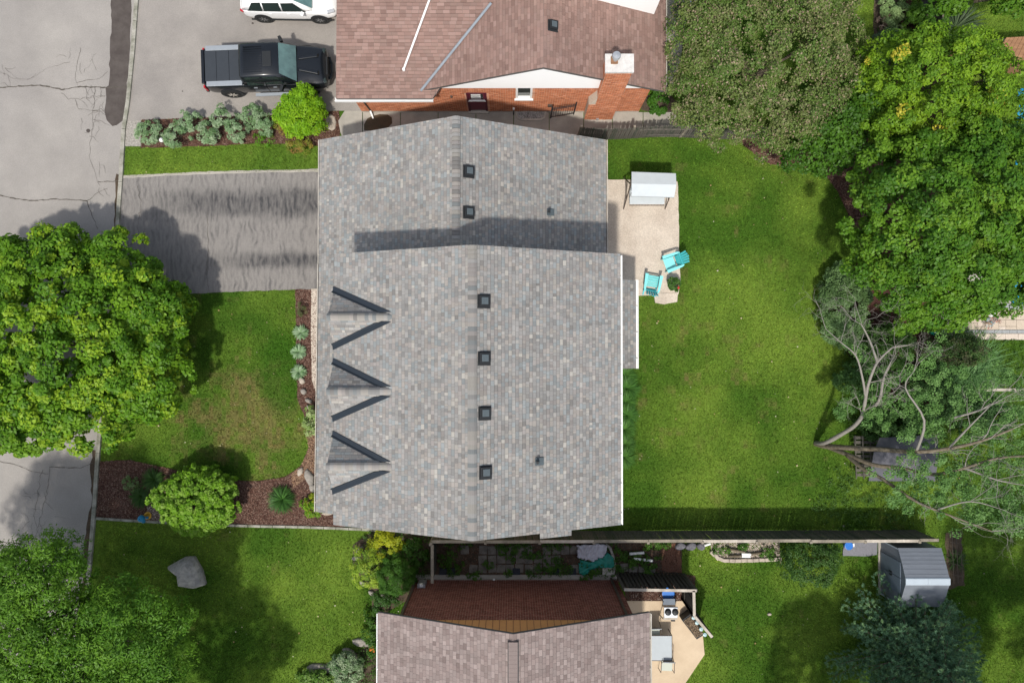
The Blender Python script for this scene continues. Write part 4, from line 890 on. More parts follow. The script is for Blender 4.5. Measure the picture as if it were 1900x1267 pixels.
shrub('variegated_shrub', 'small round variegated shrub alone in the front mulch bed', 243, 897, .36, .36, .5, .05, [(.16, .26, .09), (.24, .34, .15), (.11, .20, .05)], rc=(.08, .14), dens=16)
shrub('variegated_shrub', 'pale variegated shrub squeezed against the front gutter', 578, 782, .26, .7, .8, .08, [(.34, .46, .16), (.24, .38, .08), (.42, .5, .24)], dens=12)
shrub('spirea_bush', 'yellow and green low bush at the front house corner', 583, 938, .55, .5, .6, .07, [(.12, .30, .014), (.16, .34, .015), (.40, .42, .03)], per=80)
shrub('lavender_clump', 'faded olive tuft at the top of the house bed', 560, 574, .26, .3, .4, .06, [(.13, .16, .06), (.17, .19, .08), (.10, .13, .04)], wid=.2, rc=(.07, .12), dens=22)
shrub('golden_bush', 'golden yellow bush right of the corner of the south lawn', 717, 1006, .78, .58, 1.0, .08, [(.48, .50, .02), (.40, .44, .02), (.26, .33, .02)], dens=9, rc=(.13, .24), per=80)
shrub('lime_conifer', 'pale lime green conifer left of the round dark green one', 683, 1053, .70, .88, 1.3, .09, [(.32, .46, .04), (.24, .38, .03), (.40, .52, .06), (.12, .24, .03)], dens=9, rc=(.14, .26), per=90, wid=.35)
shrub('round_conifer', 'round dark green clipped conifer by the brick corner', 737, 1066, .88, .95, 1.6, .075, [(.045, .13, .014), (.06, .16, .016), (.08, .19, .02)], dens=10, rc=(.13, .22), per=110, wid=.3)
shrub('corner_shrub', 'dark green shrub between the round conifer and the roof', 712, 1118, .6, .55, .8, .08, [(.04, .10, .015), (.05, .13, .02)])
shrub('leafy_plant', 'green weedy plants beside the gate of the side fence', 768, 1028, .55, .7, .8, .09, [(.045, .12, .014), (.06, .15, .018)], per=50)
shrub('leafy_plant', 'dark leafy plants left of the mauve-brown roof edge', 690, 1165, .42, .85, .7, .09, [(.05, .13, .014), (.07, .16, .018)], per=60)
shrub('flower_shrub', 'leafy shrub with one orange flower by the roof gutter', 694, 1200, .3, .4, .6, .09, [(.05, .13, .014), (.07, .16, .018)], tipcol=(.75, .25, .04), tipf=.08)
shrub('silver_shrub', 'pale variegated shrub at the bottom left of the mauve-brown roof', 645, 1240, .85, .75, .9, .11, [(.30, .40, .24), (.20, .32, .14), (.40, .48, .30), (.08, .18, .05)], per=80, wid=.4)
shrub('hosta_bed', 'low green hostas along the bottom edge of the picture', 585, 1258, .95, .35, .5, .13, [(.12, .24, .03), (.20, .32, .07), (.08, .18, .02)], per=40)
shrub('leafy_bush', 'loose mid-green bush in front of the long wooden fence', 1503, 1040, 1.25, 1.15, 1.7, .08, [(.05, .12, .022), (.07, .15, .028), (.04, .095, .018)], dens=5, rc=(.15, .32), per=70)
shrub('grey_viburnum', 'grey-green bush at the edge of the back lawn', 1568, 565, 1.15, 1.9, 1.5, .08, [(.15, .26, .09), (.19, .31, .12), (.11, .20, .06)], dens=12, rc=(.14, .26), per=90)
shrub('ivy_patch', 'green ivy patch at the corner of the orange brick wall', 1222, 190, .55, .62, .5, .09, [(.05, .15, .012), (.07, .18, .016)], per=70)
shrub('leafy_bush', 'dark bush under the dead branches, left one', 1600, 700, 1.1, 1.2, 1.4, .09, [(.065, .15, .035), (.085, .18, .045)], per=80, dens=6, rc=(.15, .3))
shrub('leafy_bush', 'dark bush under the dead branches, right one', 1650, 790, 1.2, 1.0, 1.5, .09, [(.075, .165, .04), (.09, .19, .045)], per=80, dens=6, rc=(.15, .3))
shrub('leafy_bush', 'dark green bush between the grey-green bush and the big maple', 1640, 650, 1.3, 1.2, 1.8, .09, [(.065, .15, .025), (.085, .19, .03)], per=80, dens=6, rc=(.15, .3))
shrub('leafy_bush', 'dark green bush just below the pool paving', 1770, 650, 1.5, .8, 1.4, .09, [(.065, .15, .03), (.08, .17, .032), (.13, .12, .06)], per=80, dens=6, rc=(.15, .3))
shrub('leafy_bush', 'green bush in the thicket left of the ornamental grass', 1720, 735, 1.3, 1.2, 1.9, .10, [(.055, .125, .03), (.07, .15, .035)], per=70, dens=5, rc=(.15, .3))
shrub('leafy_bush', 'green bush in the thicket under the ornamental grass', 1820, 775, 1.5, .9, 1.5, .10, [(.045, .11, .03), (.06, .13, .035)], per=70, dens=5, rc=(.15, .3))
shrub('low_bush', 'dark bush between the brick bungalow corner and the crabapple fence', 1285, 205, .6, .5, 1.2, .08, [(.07, .12, .022), (.09, .15, .03)], per=70)
shrub('rhododendron', 'pale green rosette shrub near the top edge on the right', 1653, 20, .55, .62, .8, .12, [(.22, .34, .12), (.30, .42, .17)], wid=.35, per=60)
shrub('rhododendron', 'pale green rosette shrub below the pink blossom', 1650, 62, .52, .5, .8, .12, [(.20, .31, .11), (.27, .38, .15)], wid=.35, per=60)
shrub('pink_azalea', 'small bush of pale pink blossom in the upper right bed', 1641, 40, .33, .33, .5, .08, [(.50, .34, .28), (.14, .17, .06)], wid=.7)
shrub('grey_bush', 'grey-green bush above the dark green young tree', 1640, 92, .9, .75, 1.4, .09, [(.07, .12, .055), (.09, .145, .07)])
shrub('hedge_bush', 'green bush right of the leaning grey fence', 1722, 55, .6, 1.9, 1.8, .09, [(.06, .16, .014), (.09, .20, .018)], per=70)
shrub('vine', 'green climbing vine on the leaning grey fence', 1695, 35, .5, .6, 1.2, .08, [(.07, .17, .014), (.09, .2, .018)])
for a, b, lb in ((558, 617, 'uppermost hosta with pale leaves along the house bed'), (554, 653, 'middle hosta with pale leaves along the house bed'), (554, 690, 'lowest hosta with pale leaves, beside a flat stone')):
    pass
def rosette(name, label, px, py, r, n, w, cols, cat='plant', h=.35, droop=.5, seg=4, group=None, rnd=.25, mat=None, bend=1.0, spread=0.0):
    c = U(px, py, h*.3); V = []; Fq = []; Cc = []
    for k in range(n):
        a = random.uniform(0, 6.283); el = random.uniform(.15, 1.25)*bend; L = r*random.uniform(1-rnd, 1+rnd)*1.15; ww = w*random.uniform(.7, 1.3); col = np.array(random.choice(cols))*random.uniform(.75, 1.25); b = len(V)
        dirx, diry = math.cos(a), math.sin(a); ox, oy = random.gauss(0, spread), random.gauss(0, spread)
        for s in range(seg+1):
            t = s/seg; rr = L*t*math.cos(el*(1-t*droop)); zz = .03+L*math.sin(el)*t*(1-droop*t*t*.9); wt = ww*math.sin(math.pi*min(.97, .12+.85*t))*.5
            cv = .25*L*t*t*math.sin(k*1.7); V += [(c.x+ox+dirx*rr-diry*(wt+cv), c.y+oy+diry*rr+dirx*(wt+cv), zz), (c.x+ox+dirx*rr+diry*(wt-cv), c.y+oy+diry*rr-dirx*(wt-cv), zz+.004)]
        for s in range(seg): Fq.append((b+2*s, b+2*s+1, b+2*s+3, b+2*s+2)); Cc.append(col)
    t = root(name, label, cat, (c.x, c.y, 0), group=group); npmesh('leaves', V, Fq, mat or M_leaf, t, col=np.array(Cc)); return t
HOS = [(.32, .44, .27), (.24, .37, .19), (.16, .28, .12)]
for a, b, lb in ((558, 617, 'uppermost hosta with pale leaves along the house bed'), (554, 653, 'middle hosta with pale leaves along the house bed'), (554, 690, 'lowest hosta with pale leaves, beside a flat stone')):
    rosette('hosta', lb, a, b, .30, 150, .07, HOS, group='hostas along the front of the house', droop=.6)
LILY = [(.055, .15, .03), (.075, .19, .035), (.04, .11, .02)]
rosette('daylily_clump', 'dark green spiky clump in the mulch nearest the house front', 524, 926, .56, 420, .03, LILY)
rosette('daylily_clump', 'upper dark spiky clump left of the big round bush', 286, 890, .5, 330, .028, [(.045, .11, .022), (.06, .14, .026)])
rosette('daylily_clump', 'lower dark spiky clump left of the big round bush', 262, 922, .45, 300, .028, [(.045, .11, .022), (.06, .14, .026)])
rosette('ornamental_grass', 'tall arching ornamental grass with pale blades on the right', 1795, 690, 1.25, 1100, .026, [(.13, .27, .08), (.18, .34, .12), (.09, .20, .06)], h=1.0, bend=1.0, seg=5, spread=.42)
rosette('ornamental_grass', 'dark arching grass clump in the shade at the upper right', 1775, 50, 1.1, 160, .05, [(.07, .11, .05), (.10, .15, .07)], h=.8)
rosette('ornamental_grass', 'blue-green grass tufts along the rear wall, upper stretch', 1163, 720, .55, 420, .025, [(.07, .19, .035), (.10, .24, .045)], h=.5)
rosette('ornamental_grass', 'blue-green grass tufts along the rear wall, second stretch', 1163, 770, .5, 400, .025, [(.07, .19, .035), (.10, .24, .045)], h=.5)
rosette('ornamental_grass', 'blue-green grass tufts along the rear wall, lowest stretch', 1160, 825, .45, 380, .025, [(.07, .17, .03), (.09, .21, .04)], h=.5)
for px, py, lb in ((1160, 696, 'blue-green grass tuft just below the bay roof'), (1160, 745, 'blue-green grass tuft, third below the bay roof'), (1159, 797, 'blue-green grass tuft, fifth below the bay roof'), (1158, 848, 'last blue-green grass tuft along the rear wall')):
    rosette('ornamental_grass', lb, px, py, .48, 330, .025, [(.08, .20, .035), (.11, .25, .045)], h=.5)
def weedpatch(label, px, py, r):
    c = U(px, py); t = root('weeds', label, 'weeds', (c.x, c.y, 0)); L = [((c.x+random.gauss(0, r*.45), c.y+random.gauss(0, r*.3), .08), (r*random.uniform(.3, .6), r*random.uniform(.25, .5), random.uniform(.1, .22))) for _ in range(4)]
    crown_mesh('leaves', L, t, .075, [(.08, .19, .022), (.11, .235, .03), (.06, .15, .02)], per=26, dens=22, rc=(.07, .14), wid=.45)
# weeds in the side yard
for (a, b, r, lb) in ((830, 1030, .5, 'weeds at the fenced corner of the side yard'), (852, 1050, .4, 'weeds beside the first dark paver'), (935, 1022, .35, 'weeds growing against the fence in the side yard middle'), (938, 1062, .3, 'weeds at the brick wall in the side yard middle'), (985, 1030, .3, 'weeds between pavers right of the middle'), (1020, 1050, .42, 'tall weeds left of the green tarp'), (1090, 1068, .35, 'weeds at the wall below the green tarp'), (905, 1045, .3, 'weeds between the pavers left of the middle'), (1178, 1040, .5, 'weeds around the two white pipes'), (1215, 1015, .5, 'weeds against the fence beside the soil patch'), (1200, 1052, .55, 'weeds above the slatted screen'), (1152, 1030, .3, 'weeds right of the curved border'), (880, 1068, .3, 'weeds along the wall near the meter'), (1425, 1022, .4, 'leafy plants at the right end of the rock garden'), (1336, 1018, .3, 'light green plants at the left end of the rock garden'), (1375, 1014, .35, 'green tufts in the middle of the rock garden')):
    weedpatch(lb, a, b, r)
x, y = scatter(1500, (-3.7, 8.6, -10.6, -8.6), P_yard); k = fbm(x, y, 1.1, 2) > .52; x, y = x[k], y[k]
V, cc = leafcloud(np.stack([x, y, RS.uniform(.02, .15, len(x))], 1), RS.uniform(.06, .16, len(x)), np.tile([0, 0, 1.], (len(x), 1)), 18, .06, [(.07, .16, .022), (.10, .21, .03), (.05, .12, .02)])
npmesh('yard_weeds', V, np.arange(len(V)).reshape(-1, 4), M_leaf, col=cc)['kind'] = 'stuff'
# dense creeping cover between back lawn and thicket
for nm, P in (('ground_cover', PX([(1560, 860), (1640, 850), (1700, 900), (1690, 990), (1560, 985), (1500, 950)])), ('ground_cover', PX([(1560, 600), (1640, 560), (1900, 640), (1900, 900), (1760, 880), (1560, 800)])), ('ground_cover', P_shrubbed), ('ground_cover', PX([(1660, -40), (1760, -40), (1760, 300), (1600, 240), (1600, 120)])), ('ground_cover', PX([(1480, 190), (1640, 240), (1600, 330), (1490, 300)]))):
    xs = [p[0] for p in P]; ys = [p[1] for p in P]; bx = (min(xs), max(xs), min(ys), max(ys)); x, y = scatter(int((bx[1]-bx[0])*(bx[3]-bx[2])*14), bx, P)
    Cn = np.stack([x, y, RS.uniform(0, .12, len(x))], 1); V, cc = leafcloud(Cn, RS.uniform(.12, .25, len(x)), np.tile([0, 0, 1.], (len(x), 1)), 22, .07, [(.055, .125, .022), (.075, .16, .026), (.095, .19, .03)])
    npmesh(nm, V, np.arange(len(V)).reshape(-1, 4), M_leaf, col=cc)['kind'] = 'stuff'

# spruce: whorls of drooping boughs with needle tufts
def spruce(label, px, py, hgt, rad):
    c = U(px, py); t = root('spruce_tree', label, 'tree', (c.x, c.y, 0)); m = MB(); m.bar((c.x, c.y, -.1), (c.x, c.y, hgt), .22, .03, 9); m.build('trunk', M_bark, t, smooth=True)
    P, D = [], []; lm = MB()
    z = .7
    while z < hgt-.1:
        f = 1-z/hgt; nb = max(5, int(13*f+3)); a0 = random.uniform(0, 6)
        for k in range(nb):
            a = a0+6.283*k/nb+random.uniform(-.2, .2); L = rad*f**.8*random.uniform(.8, 1.12); d = Vector((math.cos(a), math.sin(a), 0)); s = Vector((c.x, c.y, z)); e = s+d*L+Vector((0, 0, L*random.uniform(-.08, .1)))
            lm.bar(s, e, .035, .01, 4); n = max(3, int(L/.16))
            for i in range(1, n+1):
                q = s.lerp(e, i/n); spread = .42*(1-.55*i/n)*min(1, L/1.2)
                for side in (-1, 0, 1):
                    dd = (d*.6+Vector((-d.y, d.x, 0))*side*random.uniform(.4, 1.1)+Vector((random.gauss(0, .15), random.gauss(0, .15), random.uniform(.2, .6)))).normalized(); P.append(q+Vector((-d.y, d.x, 0))*side*spread*random.uniform(.3, 1.1)+Vector((0, 0, random.uniform(-.1, .12)))); D.append(dd*max(.14, spread*random.uniform(.5, .9)))
        z += .36*(.6+.5*f)
    o = lm.build('bough', M_bark, t); o['kind'] = 'stuff'
    P = np.array(P); D = np.array(D); n = len(P); per = 40; N = n*per; ix = np.repeat(np.arange(n), per); L = np.linalg.norm(D[ix], axis=1)
    base = P[ix]+D[ix]*RS.uniform(-.1, 1.0, (N, 1)); w = unit(N); dn = D[ix]/L[:, None]; dr = dn*.75+w*.95; dr /= np.linalg.norm(dr, axis=1)[:, None]
    side = np.cross(dr, unit(N)); side /= np.linalg.norm(side, axis=1)[:, None]; nl = RS.uniform(.07, .14, N)[:, None]
    V = np.stack([base-side*.011, base+side*.011, base+dr*nl], 1).reshape(-1, 3); cols = np.array([(.125, .25, .13), (.16, .30, .16), (.095, .19, .105), (.20, .34, .15)])
    cc = cols[RS.randint(0, 4, n)][ix]*RS.uniform(.75, 1.25, (N, 1)); npmesh('crown', V, np.arange(3*N).reshape(N, 3), M_needle, t, col=cc)
spruce('blue-green spruce below the small grey shed', 1660, 1180, 5.2, 3.7)

# ---------------------------------------------------------------- the half-dead tree leaning over the play house
def dead_tree():
    b = U(1512, 822); t = root('half_dead_tree', 'half-dead tree with bare grey limbs beside the back lawn', 'tree', (b.x, b.y, 0))
    def W3(l): return [U(a, c, z) for a, c, z in l]
    stems = [([(1512, 822, -.1), (1530, 822, .9), (1560, 806, 1.8), (1585, 790, 2.6), (1600, 770, 3.2), (1606, 740, 3.8), (1612, 710, 4.3), (1628, 672, 4.9), (1655, 645, 5.3)], .12, .035),
             ([(1512, 822, -.1), (1535, 828, 1.0), (1580, 831, 2.4), (1640, 834, 3.6), (1700, 838, 4.6), (1760, 832, 5.2), (1820, 818, 5.8), (1880, 795, 6.3)], .14, .04),
             ([(1535, 828, .9), (1570, 842, 2.2), (1620, 862, 3.4), (1670, 868, 4.0), (1730, 880, 4.6), (1790, 868, 5.1), (1850, 850, 5.5), (1920, 845, 6.0)], .12, .03),
             ([(1570, 842, 2.2), (1600, 868, 3.2), (1640, 890, 4.0), (1700, 930, 4.9), (1760, 955, 5.3), (1840, 985, 5.8)], .1, .02),
             ([(1600, 770, 3.2), (1630, 745, 3.8), (1640, 700, 4.6), (1655, 668, 5.0)], .09, .02),
             ([(1606, 735, 3.9), (1600, 700, 4.3), (1588, 660, 4.8), (1560, 635, 5.1), (1532, 610, 5.5)], .055, .009),
             ([(1628, 672, 4.9), (1615, 635, 5.3), (1600, 605, 5.6), (1594, 600, 5.8)], .05, .01),
             ([(1655, 645, 5.3), (1690, 640, 5.6)], .04, .01),
             ([(1760, 832, 5.2), (1800, 790, 5.6), (1840, 750, 5.9)], .05, .012), ([(1700, 838, 4.6), (1715, 780, 5.0), (1680, 720, 5.4), (1695, 690, 5.6)], .06, .012),
             ([(1770, 775, 4.8), (1820, 760, 5.1), (1860, 740, 5.3)], .05, .02), ([(1790, 868, 5.1), (1850, 890, 5.6), (1900, 900, 6)], .05, .012), ([(1740, 945, 5.2), (1800, 930, 5.6), (1860, 945, 6)], .04, .01)]
    tips = []
    for k, (l, r0, r1) in enumerate(stems):
        P = W3(l); m = MB(); limb_path(m, P, r0, r1, 8); m.build('trunk' if k == 1 else 'limb', M_bark if k in (1, 2, 3) else M_barkgrey, t, smooth=True)
        n = len(P)
        for i in range(max(1, n//2), n): tips.append((P[i], (P[i]-P[i-1]).normalized(), lerp(r0, r1, i/(n-1))))
    m = MB()
    def twig(p, d, L, r, dep):
        n = 3; q = p
        for s in range(n):
            d = (d+Vector((random.gauss(0, .28), random.gauss(0, .28), random.gauss(0, .16)+.02))).normalized(); e = q+d*L/n; m.bar(q, e, r*(1-s/n*.5), r*(1-(s+1)/n*.5), 4); q = e
            if dep > 0 and random.random() < .9:
                dd = (d+Vector((random.gauss(0, .7), random.gauss(0, .7), random.gauss(0, .3)))).normalized(); twig(q, dd, L*.62, r*.55, dep-1)
    for p, d, r in tips:
        for _ in range(1 if random.random() < .5 else 2): twig(p, (d+Vector((random.gauss(0, .5), random.gauss(0, .5), .1))).normalized(), random.uniform(.8, 1.5), max(.012, min(r*.45, .024)), 3)
    o = m.build('twigs', M_barkgrey, t); o['kind'] = 'stuff'
    Cs = [(1665, 885, 4.6, .8), (1700, 860, 4.8, .7), (1712, 905, 4.8, .75), (1760, 895, 5.0, .6), (1750, 935, 5.0, .6), (1690, 690, 4.0, .6), (1740, 720, 4.2, .6), (1870, 940, 5.4, .8), (1890, 880, 5.4, .7), (1720, 760, 4.2, .7), (1865, 690, 4.5, .6), (1640, 720, 3.8, .5), (1800, 800, 4.6, .6), (1680, 930, 4.6, .5), (1780, 750, 4.6, .5), (1880, 960, 5.4, .7), (1840, 900, 5.2, .45), (1590, 655, 3.4, .5), (1640, 770, 3.6, .6), (1560, 760, 2.4, .35), (1730, 800, 4.4, .6), (1820, 860, 5.0, .55), (1850, 800, 5.2, .6), (1790, 960, 5.2, .6), (1730, 660, 4.2, .55), (1680, 740, 4.0, .6), (1790, 900, 5, .5), (1890, 740, 5, .6), (1760, 860, 4.8, .55), (1820, 930, 5.2, .6), (1850, 960, 5.3, .6), (1700, 800, 4.4, .5), (1620, 740, 3.4, .5), (1770, 700, 4.4, .6), (1820, 730, 4.8, .5), (1870, 850, 5.3, .6)]
    C = []; 
    for a, b_, z, r in Cs:
        for _ in range(11): q = U(a, b_, z)+Vector((random.gauss(0, r*.55), random.gauss(0, r*.55), random.gauss(0, r*.3))); C.append(q)
    C = np.array(C); V, cc = leafcloud(C, RS.uniform(.16, .34, len(C)), np.tile([0, 0, 1.], (len(C), 1)), 75, .09, [(.13, .26, .06), (.17, .31, .09), (.095, .21, .05)], wid=.55)
    npmesh('crown', V, np.arange(len(V)).reshape(-1, 4), M_leaf, t, col=cc)
dead_tree()
print('plants ok')
#@@PART4
# ---------------------------------------------------------------- fences
def fence(name, label, A, B, h, bw, mat, parent_label='fence', face=1, post_step=2.43, rail=None, tilt=0.0, wob=0.0, gap=.01, hj=.0, post_up=.08):
    A, B = Vector(A), Vector(B); d = (B-A); L = d.length; d.normalize(); az = math.atan2(d.y, d.x); s = Vector((-d.y, d.x, 0))*face
    t = root(name, label, 'fence', A)
    protos = []
    for k in range(5):
        m = MB(); hh = h+random.uniform(-hj, hj); m.box(-bw/2+gap/2, bw/2-gap/2, -.011, .011, .04, hh); me = bpy.data.meshes.new('board'); me.from_pydata(m.v, [], m.f); me.materials.append(random.choice(mat)); protos.append(me)
    n = int(L/bw)
    for k in range(n):
        p = A+d*(bw*(k+.5)); w = wob*math.sin(k*.12)+random.uniform(-.004, .004)
        inst(random.choice(protos), 'board', p+s*w, (random.uniform(-.01, .01)+tilt, random.uniform(-.012, .012), az), t)
    s2 = s*.05; k = 0
    m = MB(); m.box(-.055, .055, -.055, .055, 0, h+post_up); mp = bpy.data.meshes.new('post'); mp.from_pydata(m.v, [], m.f); mp.materials.append(M_rail)
    for k in range(int(L/post_step)+1): inst(mp, 'post', A+d*min(k*post_step, L)-s*.07, (0, 0, az), t)
    for z in (.35, h-.3):
        m = MB(); a, b = A-s*.04+Vector((0, 0, z)), B-s*.04+Vector((0, 0, z)); m.bar(a, b, .045, n=4); m.build('rail', M_wood, t)
    if rail:
        for k in range(int(L/post_step)+1):
            a = A+d*(k*post_step+.01); b = A+d*min(L, (k+1)*post_step-.01)
            if (b-a).dot(d) < .2: continue
            z = h+random.uniform(-.01, .03); m = MB(); q = s*random.uniform(-.03, .02); w = .065
            m.hexa([a-s*w+q+Vector((0, 0, z)), b-s*w+q+Vector((0, 0, z)), b+s*w+q+Vector((0, 0, z)), a+s*w+q+Vector((0, 0, z)), a-s*w+q+Vector((0, 0, z+.04)), b-s*w+q+Vector((0, 0, z+.04)), b+s*w+q+Vector((0, 0, z+.04)), a+s*w+q+Vector((0, 0, z+.04))])
            m.build('top_rail', rail[k % len(rail)], t)
    return t
# long fence along the south boundary
A = U(800, 1005, 1.8); B = U(1742, 1002, 1.8)
fence('wooden_fence', 'long weathered board fence between the back lawn and the lower yards', (A.x, A.y, 0), (B.x, B.y, 0), 1.76, .142, [M_wood2, M_wood2, M_wood], rail=[M_rail, M_rail, M_rail2], face=1)
# short return to the brick house
A = U(802, 1005, 1.8); B = U(802, 1082, 1.8)
fence('side_gate_fence', 'short board fence from the long fence down to the dark brick wall', (A.x-.02, A.y-.12, 0), (B.x-.02, B.y, 0), 1.75, .14, [M_wood, M_wood2], rail=[M_rail], post_step=1.9)
# old leaning fence north-east
A = U(1073, 257); B = U(1545, 262)
fence('old_fence', 'old grey stave fence between the concrete side walk and the back lawn', (A.x, A.y, 0), (B.x, B.y+.15, 0), 1.45, .105, [M_wood, M_wood, M_wood, M_wood, M_wood2], face=-1, tilt=-.03, wob=.06, hj=.06, gap=.02)
A = U(1712, -60); B = U(1706, 110)
fence('grey_fence', 'leaning grey board fence in the upper right garden', (A.x, A.y, 0), (B.x, B.y, 0), 1.7, .14, [M_wood, M_greyroof], face=-1, rail=[M_rail])
# slatted screen round the south patio, three sections
def screen(label, a, b, za, zb, n, mat):
    a, b = Vector(a), Vector(b); t = root('slatted_screen', label, 'screen', (a.x, a.y, 0)); d = (b-a); L = d.length; d.normalize(); az = math.atan2(d.y, d.x)
    m = MB(); m.box(-.075, .075, -.012, .012, .05, za); me = bpy.data.meshes.new('slat'); me.from_pydata(m.v, [], m.f); me.materials.append(mat)
    for k in range(n): inst(me, 'slat', a+d*L*(k+.5)/n, (0, random.uniform(-.03, .03), az), t)
    for k in range(n-1): inst(me, 'slat', a+d*L*(k+1)/n+Vector((-d.y, d.x, 0))*.07, (0, random.uniform(-.02, .02), az), t, scale=(.8, 1, .93))
    m = MB(); s = Vector((-d.y, d.x, 0)); z = Vector((0, 0, za)); w = .06
    m.hexa([a-s*w+z, b-s*w+z, b+s*w+z, a+s*w+z, a-s*w+z*1.02, b-s*w+z*1.02, b+s*w+z*1.02, a+s*w+z*1.02]); m.build('top_rail', M_rail2, t)
    for p in (a, b): m = MB(); m.box(p.x-.05, p.x+.05, p.y-.05, p.y+.05, 0, za-.01); m.build('post', M_wood, t)
    m = MB(); m.bar(a+Vector((0, 0, .6)), b+Vector((0, 0, .6)), .04, n=4); m.build('rail', M_wood, t)
P0, P1, P2, P3 = U(1158, 1093, 2.2), U(1292, 1095, 2.2), U(1288, 1142, 2.2), U(1321, 1181, 2.2)
for p in (P0, P1, P2, P3): p.z = 0
M_dslat = mk('dark_slat_wood', (.075, .07, .06), .9, .1, col2=(.05, .048, .042), scale=4, mottle=.3, bscale=14)
screen('dark slatted screen with white top rail along the mulch bed', P0, P1, 2.2, 2.2, 18, M_dslat)
screen('short slatted screen section running down behind the grill', P1-Vector((.12, 0, 0)), P2, 2.2, 2.2, 8, M_dslat)
screen('slanted slatted screen section behind the black planter', P2, P3, 2.2, 2.2, 9, M_dslat)
sheet('mulch_bed', PX([(1166, 1080), (1266, 1080), (1268, 1113), (1168, 1113)]), .012, M_mulchbase); chips('mulch_chips', PX([(1166, 1080), (1266, 1080), (1268, 1113), (1168, 1113)]), 700, .012, RED+[(.35, .28, .24)], (.03, .07))
# ---------------------------------------------------------------- loft and vehicles
def loft(name, secs, mat, parent, sub=1, cap=True):
    """secs: list of (x, [(y,z)...]) half outlines from bottom centre round to top centre"""
    V = []; Fc = []; n = None
    for x, half in secs:
        ring = [(x, y, z) for y, z in half]+[(x, -y, z) for y, z in reversed(half) if y > 1e-6]; n = len(ring); V += ring
    for k in range(len(secs)-1):
        for i in range(n): j = (i+1) % n; Fc.append((k*n+i, (k+1)*n+i, (k+1)*n+j, k*n+j))
    if cap: Fc.append(tuple(range(n))); Fc.append(tuple(range((len(secs)-1)*n+n-1, (len(secs)-1)*n-1, -1)))
    me = bpy.data.meshes.new(name); me.from_pydata(V, [], [tuple(reversed(f)) for f in Fc]); me.polygons.foreach_set('use_smooth', [True]*len(me.polygons)); me.materials.append(mat); me.update()
    o = link(name, me, parent)
    if sub: s = o.modifiers.new('s', 'SUBSURF'); s.levels = sub; s.render_levels = sub
    return o
def bodysec(x, w, zb, zt, crown=.03, tuck=.06, rnd=.1):
    return (x, [(0, zb), (w*.55, zb), (w-tuck, zb), (w-.01, zb+.10), (w, (zb+zt)*.5), (w-.015, zt-rnd), (w-.04, zt-rnd*.25), (w-rnd*1.2, zt+.004), (w*.5, zt+crown*.8), (0, zt+crown)])
def wheel(parent, x, y, r, w, rim, label=None):
    s = 1 if y > 0 else -1; t = root('wheel', None, None, (x, y, r), local=True); t.parent = parent
    def lat(prof, n, nm, mt, sm=True):
        m = MB(); m.lathe((0, 0, 0), prof, n); m.v = [(a, s*c, b) for a, b, c in m.v]
        if s > 0: m.f = [tuple(reversed(f)) for f in m.f]
        return m.build(nm, mt, t, local=True)
    lat([(r*.62, -w/2), (r*.9, -w/2), (r, -w*.3), (r, w*.3), (r*.92, w/2), (r*.66, w/2-.005)], 28, 'tyre', M_tyre)
    lat([(r*.65, w/2-.03), (r*.62, w/2-.015), (r*.56, w/2-.05), (.02, w/2-.06)], 24, 'rim', M_black)
    m = MB()
    for k in range(7):
        a = 6.283*k/7; p = Vector((math.cos(a)*.05, s*(w/2-.02), math.sin(a)*.05)); q = Vector((math.cos(a)*r*.6, s*(w/2-.02), math.sin(a)*r*.6)); m.bar(p, q, .032, .022, 6)
    m.lathe((0, 0, 0), [(.07, 0), (.06, .02)], 10); nb = len(m.v)-20
    m.v[nb:] = [(a, s*(w/2-.01)+b*0, c) for a, c, b in m.v[nb:]]
    sp = m.build('spokes', rim, t, local=True); return t
M_tyre = mk('tyre_rubber', (.022, .022, .022), .85, .2)
M_rimsilver = mk('rim_alloy', (.72, .66, .58), .35, .5, metal=.5)
M_rimdark = mk('rim_dark_alloy', (.28, .28, .28), .35, .5, metal=.5)
M_carblack = mk('black_car_paint', (.006, .008, .011), .25, .4, coat=.4)
M_carwhite = mk('white_car_paint', (.80, .80, .80), .3, .5, coat=.6)
M_wind = mk('windscreen_glass', (.14, .25, .25), .2, .6, col2=(.09, .16, .17), scale=2.5)
M_cover = mk('tonneau_vinyl', (.032, .038, .046), .6, .3, mottle=.1, bscale=8)
M_bedrail = mk('bed_rail_lid', (.25, .275, .30), .45, .5, mottle=.06, bscale=8)
M_head = mk('headlight_glass', (.45, .47, .5), .15, .6)
M_tail = mk('tail_light', (.4, .01, .02), .25, .5)
